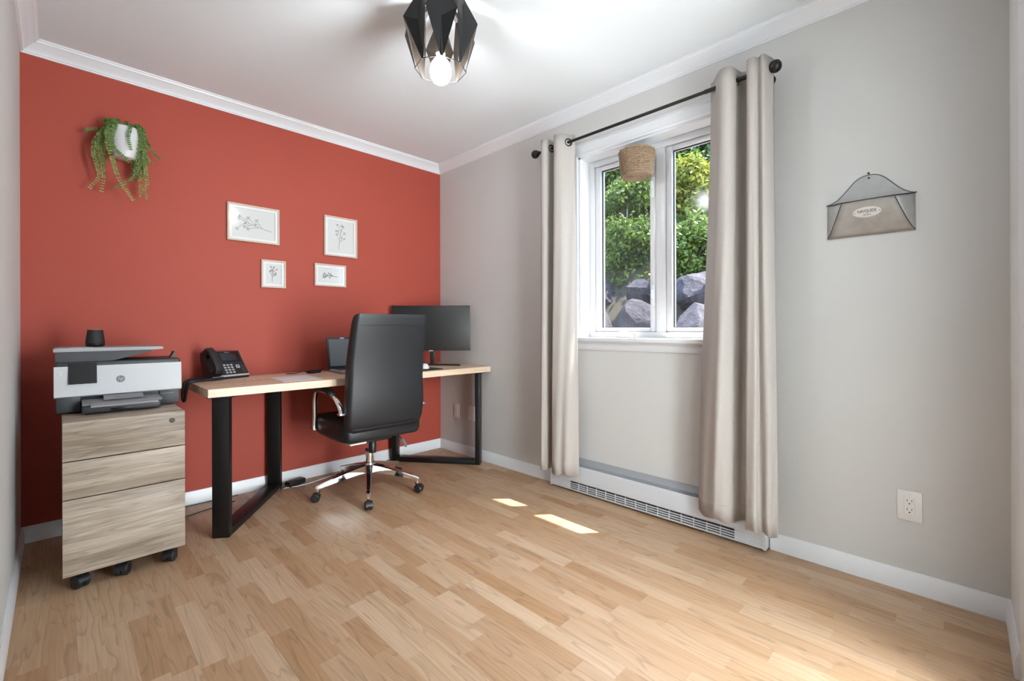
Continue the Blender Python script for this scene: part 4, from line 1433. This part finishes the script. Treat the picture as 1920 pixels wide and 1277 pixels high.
# ------------------------------------------------------------------ metal mail holder
MYC, MZB = -2.9235, 1.402
ml = thing('mail_holder', 'grey tin envelope-shaped wall mail holder with oval plate', 'mail holder', (0, MYC, MZB))
M_TIN = mat('galvanised_tin', (0.42, 0.42, 0.415), 0.5, metal=0.2, var=0.22, vscale=22)
M_TINB = mat('weathered_tin_front', (0.37, 0.34, 0.31), 0.55, metal=0.15, var=0.3, vscale=18)
M_EDGE = mat('dark_tin_edge', (0.05, 0.042, 0.035), 0.5, metal=0.5)
hwid = 0.1405
zp = 0.146
# outline of the back plate (y, z): +y is left in view
outl = []
for k in range(49):
    t = -1 + 2 * k / 48
    a = abs(t)
    z = zp + 0.100 * float(np.interp(a, (0, .12, .24, .36, .48, .6, .75, .9, 1), (1, .985, .92, .78, .58, .38, .17, .04, 0)))
    outl.append((t * hwid, z))
poly = [(-hwid, 0.0)] + outl + [(hwid, 0.0)]
B().prism(poly, lambda p: (-0.001, p[0], p[1]), lambda p: (-0.0035, p[0], p[1])).build('back_plate', M_TIN, ml, smooth=0)
B().tube([(-0.003, p[0], p[1]) for p in outl], 0.0016, 6).build('rolled_edge', M_EDGE, ml)
fy, fx = 0.0825, -0.058


def front_pt(u, v):
    """u across (-1..1), v up (0..1): front panel of the pocket"""
    wdt = hwid + (fy - hwid) * (v ** 0.8)
    x = -0.006 + (fx + 0.006) * (math.sin(v * PI / 2) ** 0.9)
    return Vector((x, u * wdt, 0.002 + v * (zp - 0.012)))


rings = [[front_pt(u, v) for u in np.linspace(-1, 1, 9)] for v in np.linspace(0, 1, 11)]
f = B()
f.loft(rings, False, False)
o = f.build('front_panel', M_TINB, ml, fix=False)
md = o.modifiers.new('thickness', 'SOLIDIFY')
md.thickness = 0.001
for sg in (-1, 1):
    rings = []
    for v in np.linspace(0, 1, 11):
        a = front_pt(sg, v)
        c = Vector((-0.003, sg * hwid, 0.002 + v * (zp - 0.004)))
        rings.append([a.lerp(c, t) + Vector((-0.006, 0, 0)) * math.sin(PI * t) * v for t in np.linspace(0, 1, 5)])
    f = B()
    f.loft(rings, False, False)
    o = f.build('side_panel', M_TIN, ml, fix=False)
    md = o.modifiers.new('thickness', 'SOLIDIFY')
    md.thickness = 0.001
    B().tube([front_pt(sg, v) + Vector((-0.0006, 0, 0)) for v in np.linspace(0, 1, 11)], 0.0014, 6).build('seam', M_EDGE, o)
rimp = [Vector((-0.003, hwid + 0.003, zp + 0.0)), Vector((-0.040, 0.110, zp - 0.008)), front_pt(1, 1), front_pt(0.5, 1), front_pt(0, 1), front_pt(-0.5, 1), front_pt(-1, 1), Vector((-0.040, -0.110, zp - 0.008)), Vector((-0.003, -hwid - 0.003, zp))]
B().tube(bez(rimp, 4), 0.0022, 6).build('rim', M_EDGE, ml)
# oval plate on the front
vq = 0.64
pc = front_pt(0.02, vq)
tv = (front_pt(0, vq + 0.1) - front_pt(0, vq - 0.1)).normalized()
nv = Vector((0, 1, 0)).cross(tv).normalized()
if nv.x > 0:
    nv = -nv
Mp = Matrix(((0, tv.x, nv.x, pc.x), (-1, tv.y, nv.y, pc.y), (0, tv.z, nv.z, pc.z), (0, 0, 0, 1)))
b = B()
el = [(0.0455 * math.cos(2 * PI * q / 40), 0.0205 * math.sin(2 * PI * q / 40)) for q in range(40)]
b.prism(el, lambda p: (p[0], p[1], -0.002), lambda p: (p[0], p[1], 0.0022))
plate = b.build('oval_plate', mat('cream_enamel', (0.66, 0.63, 0.59), 0.5), ml)
plate.matrix_local = Mp
M_PRINT = mat('plate_print', (0.10, 0.09, 0.085), 0.6)
text('plate_lettering', 'NAVQUIDE', 0.0165, M_PRINT, plate, (0, 0.0035, 0.0024), (0, 0, 0), sx=0.72, bold=0.0003)
text('plate_lettering', '(2H81)', 0.010, M_PRINT, plate, (0, -0.011, 0.0024), (0, 0, 0), sx=0.95)
for sx in (-1, 1):
    B().lathe([(0.0018, 0.001), (0.0016, 0.0032), (0.0002, 0.0034)], 10).build('rivet', M_EDGE, plate, loc=(sx * 0.0395, 0, 0))
B().lathe([(0.0022, -0.0005), (0.0022, -0.010), (0.0045, -0.0105), (0.0045, -0.013), (0.001, -0.0135)], 14, c=(0, 0.001, zp + 0.105), axis='x').build('nail', M_EDGE, ml)
B().lathe([(0.004, -0.0034), (0.004, -0.0042), (0.001, -0.0042)], 14, c=(0, 0.001, zp + 0.088), axis='x').build('hanging_hole', M_EDGE, ml)

# ------------------------------------------------------------------ wall plates
M_PLATE = mat('outlet_white', (0.74, 0.72, 0.70), 0.35)
M_SLOT = mat('outlet_slot', (0.02, 0.02, 0.02), 0.6)


def outlet(label, y, z, w, h, kind):
    t = thing('wall_outlet', label, 'outlet', (0, y, z))
    B().box((-0.0065, -w / 2, -h / 2), (-0.0003, w / 2, h / 2), 0.003, 2).build('cover_plate', M_PLATE, t)
    if kind == 'duplex':
        fc = B().box((-0.0078, -0.0165, -0.0335), (-0.004, 0.0165, 0.0335), 0.001, 1).build('receptacle', M_PLATE, t)
        for zz in (0.018, -0.016):
            B().box((-0.0081, 0.0055, zz - 0.001), (-0.006, 0.0075, zz + 0.008)).build('slot', M_SLOT, fc)
            B().box((-0.0081, -0.0075, zz + 0.0), (-0.006, -0.0055, zz + 0.007)).build('slot', M_SLOT, fc)
            B().lathe([(0.0026, -0.006), (0.0026, -0.0081), (0.0003, -0.0081)], 12, c=(0, 0, zz - 0.008), axis='x').build('ground_hole', M_SLOT, fc)
        for zz in (0.047, -0.047):
            B().lathe([(0.003, -0.005), (0.003, -0.0072), (0.0003, -0.0074)], 12, c=(0, 0, zz), axis='x').build('screw', M_PLATE, t)
    elif kind == 'decora':
        B().box((-0.0085, -0.0165, -0.0335), (-0.004, 0.0165, 0.0335), 0.001, 1).build('jack_insert', M_PLATE, t)
    return t


outlet('white double power outlet low on the right wall below the mail holder', -3.044, 0.332, 0.074, 0.117, 'duplex')
outlet('white wall plate under the desk nearer the red wall', -0.228, 0.343, 0.072, 0.112, 'decora')
outlet('white wall plate under the desk beside the front desk leg', -0.418, 0.347, 0.078, 0.115, 'blank')

# ------------------------------------------------------------------ cables and adapter on the floor
pa = thing('power_adapter', 'black power adapter block on the floor against the baseboard', 'adapter', (-1.235, -0.085, 0.0), R(18))
B().box((-0.065, -0.028, 0.001), (0.055, 0.028, 0.036), 0.008, 2).build('block', M_RUBBER, pa)
B().tube([(-0.06, 0, 0.018), (-0.09, -0.004, 0.012), (-0.12, -0.004, 0.006)], 0.004, 8).build('lead', M_RUBBER, pa)
o = B().tube(bez([(-1.42, -0.105, 0.004), (-1.32, -0.112, 0.004), (-1.20, -0.135, 0.004), (-1.05, -0.10, 0.004), (-0.85, -0.055, 0.004), (-0.6, -0.04, 0.004)], 8), 0.003, 8).build('floor_cable', mat('cable_white', (0.75, 0.74, 0.72), 0.5))
tag(o, 'white cable running along the floor behind the chair', 'cable')
o = B().tube(bez([(-1.60, -0.13, 0.004), (-1.75, -0.165, 0.004), (-1.88, -0.20, 0.004), (-1.90, -0.16, 0.004)], 8), 0.0032, 8).build('floor_cable', M_RUBBER)
tag(o, 'thin black cable on the floor between cabinet and desk leg', 'cable')
o = B().tube(bez([(-1.56, -0.03, 0.0035), (-1.72, -0.025, 0.0035), (-1.92, -0.022, 0.0035)], 8), 0.003, 8).build('floor_cable', M_RUBBER)
tag(o, 'black cable lying along the baseboard of the red wall', 'cable')

# ------------------------------------------------------------------ outdoors: rocky slope with shrubs
ro = random.Random(3)


def slope_z(x, y):
    base = -0.2 + 1.25 * min(1.15, max(0.0, x - 1.55)) + 0.98 * max(0.0, x - 2.7)
    return base + 0.05 * math.sin(x * 2.1 + y) + 0.05 * math.sin(y * 2.7 + 1)


rings = []
for i in range(40):
    x = 0.25 + i * 0.28
    rings.append([(x, -5 + j * 0.4, slope_z(x, -5 + j * 0.4)) for j in range(30)])
hill = struct(B().loft(rings, False, False), 'hillside', mat('hill_soil', (0.06, 0.05, 0.03), 0.9, var=0.4, vscale=3, bump=0.5, bscale=20), smooth=60)

struct(B().box((0.2, -5.0, -0.42), (1.75, 3.0, -0.16)), 'bounce_ground', mat('bounce_gravel', (0.42, 0.40, 0.37), 0.9, var=0.3, vscale=60, bump=0.6, bscale=80))  # unseen pale ground added to bounce sunlight through the window onto the ceiling
M_ROCK = bpy.data.materials.new('grey_rock')
M_ROCK.use_nodes = True
nt = M_ROCK.node_tree
N, L = nt.nodes, nt.links
pb = N['Principled BSDF']
pb.inputs['Roughness'].default_value = 0.8
tc = N.new('ShaderNodeTexCoord')
n1 = N.new('ShaderNodeTexNoise')
n1.inputs['Scale'].default_value = 7
n1.inputs['Detail'].default_value = 8
n1.inputs['Roughness'].default_value = 0.65
L.new(tc.outputs['Object'], n1.inputs[0])
rp2 = N.new('ShaderNodeValToRGB')
rp2.color_ramp.elements[0].position = 0.35
rp2.color_ramp.elements[0].color = (0.014, 0.0135, 0.021, 1)
rp2.color_ramp.elements[1].position = 0.72
rp2.color_ramp.elements[1].color = (0.085, 0.074, 0.082, 1)
L.new(n1.outputs[0], rp2.inputs[0])
L.new(rp2.outputs[0], pb.inputs['Base Color'])
bp2 = N.new('ShaderNodeBump')
bp2.inputs['Strength'].default_value = 0.8
bp2.inputs['Distance'].default_value = 0.07
L.new(n1.outputs[0], bp2.inputs['Height'])
L.new(bp2.outputs[0], pb.inputs['Normal'])


def rock(c, s, seed, label):
    r = random.Random(seed)
    b = B()
    bmesh.ops.create_icosphere(b.bm, subdivisions=3, radius=1.0)
    planes = []
    for _ in range(20):
        v = Vector((r.uniform(-1, 1), r.uniform(-1, 1), r.uniform(-1, 1))).normalized()
        planes.append((v, r.uniform(0.50, 0.80)))
    for v in b.bm.verts:
        p = v.co.copy()
        for n, d in planes:
            k = p.dot(n)
            if k > d:
                p -= n * (k - d)
        p *= 1 + r.uniform(-0.03, 0.03)
        v.co = Vector((p.x * s[0], p.y * s[1], p.z * s[2]))
    o = b.build('rock', M_ROCK, loc=c, rot=(r.uniform(-.4, .4), r.uniform(-.4, .4), r.uniform(0, 6)), smooth=14)
    return tag(o, label, 'rock', 'boulders outside the window')


LF_W = (leaf_mat('shrub_leaf', (0.035, 0.095, 0.016), (0.19, 0.25, 0.035), 0.4), leaf_mat('shrub_leaf_yellow', (0.10, 0.16, 0.02), (0.34, 0.31, 0.04), 0.4),
        leaf_mat('shrub_leaf_dark', (0.015, 0.055, 0.018), (0.07, 0.14, 0.032), 0.4))
M_BARK = mat('shrub_bark', (0.10, 0.075, 0.055), 0.9, var=0.4, vscale=30)


def leaf_cloud(name, P, lsz, m, r, parent):
    """one mesh of small folded leaves at the points P"""
    n = len(P)
    nrm = r.normal(0, 1, (n, 3)) + np.array((-0.4, 0, 0.9))
    nrm /= np.linalg.norm(nrm, axis=1)[:, None]
    u = np.cross(nrm, r.normal(0, 1, (n, 3)))
    u /= np.linalg.norm(u, axis=1)[:, None]
    v = np.cross(nrm, u)
    sz = lsz * r.uniform(0.6, 1.3, n)[:, None]
    quad = np.stack([P - u * sz, P - v * sz * 0.55 + nrm * sz * 0.12, P + u * sz, P + v * sz * 0.55 + nrm * sz * 0.12], 1).reshape(-1, 3)
    me = bpy.data.meshes.new(name)
    me.from_pydata(quad.tolist(), [], np.arange(n * 4).reshape(-1, 4).tolist())
    ca = me.color_attributes.new('tone', 'FLOAT_COLOR', 'CORNER')
    arr = np.zeros((n * 4, 4), np.float32)
    arr[:, 0] = np.repeat(r.beta(1.6, 1.9, n), 4)
    arr[:, 3] = 1
    ca.data.foreach_set('color', arr.ravel())
    me.materials.append(m)
    o = bpy.data.objects.new(name, me)
    COL.objects.link(o)
    o.parent = parent
    return o


def shrub(c, s, nleaf, lsz, m, seed, label):
    r = np.random.default_rng(seed)
    t = thing('shrub', label, 'shrub', c, group='shrubs on the slope outside')
    b = B()
    for q in range(6):
        a = r.uniform(0, 2 * PI)
        tip = Vector((s[0] * 0.6 * math.cos(a), s[1] * 0.6 * math.sin(a), s[2] * r.uniform(0.9, 1.5)))
        b.tube(bez([(0, 0, -0.10), (tip.x * 0.3, tip.y * 0.3, tip.z * 0.5), tip], 4), [0.014] * 4 + [0.010] * 2 + [0.005] * 3, 5)
    b.build('stems', M_BARK, t)
    # leaves gathered in clumps inside the crown
    ncl = 30
    S = np.array(s)
    d = r.normal(0, 1, (ncl, 3))
    d /= np.linalg.norm(d, axis=1)[:, None]
    cl = d * (r.uniform(0.1, 1, (ncl, 1)) ** 0.4) * S * 0.78
    idx = r.integers(0, ncl, nleaf)
    P = cl[idx] + r.normal(0, 0.15, (nleaf, 3)) * S
    P = np.clip(P, -S, S) + np.array((0, 0, s[2] * 0.85))
    leaf_cloud('foliage', P, lsz, m, r, t)
    return t


ROCKS = [((2.20, -1.30, 0.92), (0.32, 0.30, 0.38), 'bluish boulder low behind the right window pane'),
         ((2.25, -0.62, 0.98), (0.33, 0.30, 0.38), 'dark boulder low behind the left pane beside the mullion'),
         ((2.26, -0.06, 0.97), (0.32, 0.29, 0.38), 'dark boulder low behind the left end of the left pane'),
         ((2.76, -1.00, 1.42), (0.30, 0.33, 0.32), 'large blue-grey boulder heading the pile in the right pane'),
         ((2.82, -0.36, 1.43), (0.28, 0.30, 0.34), 'pale streaked boulder heading the pile in the left pane'),
         ((2.86, 0.22, 1.40), (0.28, 0.30, 0.32), 'craggy boulder at the far left of the left pane'),
         ((2.56, -0.345, 1.12), (0.14, 0.14, 0.17), 'small stone wedged between the boulders in the left pane')]
for k, (c, s, lb_) in enumerate(ROCKS):
    rock(c, s, 40 + k, lb_)
SHR = [((3.25, -0.84), (0.44, 0.44, 0.42), 0, 'lowest green shrub in the right pane, just above the boulders'),
       ((3.25, 0.14), (0.44, 0.46, 0.42), 0, 'lowest green shrub in the left pane, just above the boulders'),
       ((4.10, -0.45), (0.44, 0.50, 0.46), 1, 'yellow-green shrub halfway up the right pane'),
       ((4.10, 0.62), (0.44, 0.52, 0.46), 0, 'leafy green shrub halfway up the left pane'),
       ((5.02, -0.05), (0.48, 0.58, 0.52), 2, 'dark green shrub at the top of the right pane'),
       ((5.02, 1.20), (0.48, 0.62, 0.52), 0, 'green shrub at the top of the left pane')]
SHRUBS = []
for k, (c, s, mi, lb_) in enumerate(SHR):
    SHRUBS.append(shrub((c[0], c[1], slope_z(*c)), s, 5200, 0.030 + 0.005 * (c[0] - 3), LF_W[mi], 60 + k, lb_))
# low ground cover over the slope between the shrubs
rg = np.random.default_rng(9)
ng = 30000
gx_ = rg.uniform(2.9, 9.0, ng)
gy_ = rg.uniform(-1.9, 4.0, ng)
gz_ = np.array([slope_z(a, c) for a, c in zip(gx_, gy_)]) + rg.uniform(0.0, 0.16, ng)
leaf_cloud('ground_cover', np.stack([gx_, gy_, gz_], 1), 0.034, LF_W[0], rg, hill)['kind'] = 'stuff'
# pale stems standing out of two of the shrubs
M_BIRCH = mat('birch_bark', (0.22, 0.21, 0.20), 0.8, var=0.5, vscale=15)
for o, p0, p1, r_ in ((SHRUBS[3], (-0.15, -0.12, 0.0), (-0.05, -0.02, 1.5), 0.010), (SHRUBS[2], (0.1, 0.12, 0.0), (0.0, 0.38, 1.3), 0.008)):
    B().tube(bez([p0, ((p0[0] + p1[0]) / 2 + 0.03, (p0[1] + p1[1]) / 2 - 0.03, (p0[2] + p1[2]) / 2), p1], 5), [r_] * 11, 8).build('trunk', M_BIRCH, o)
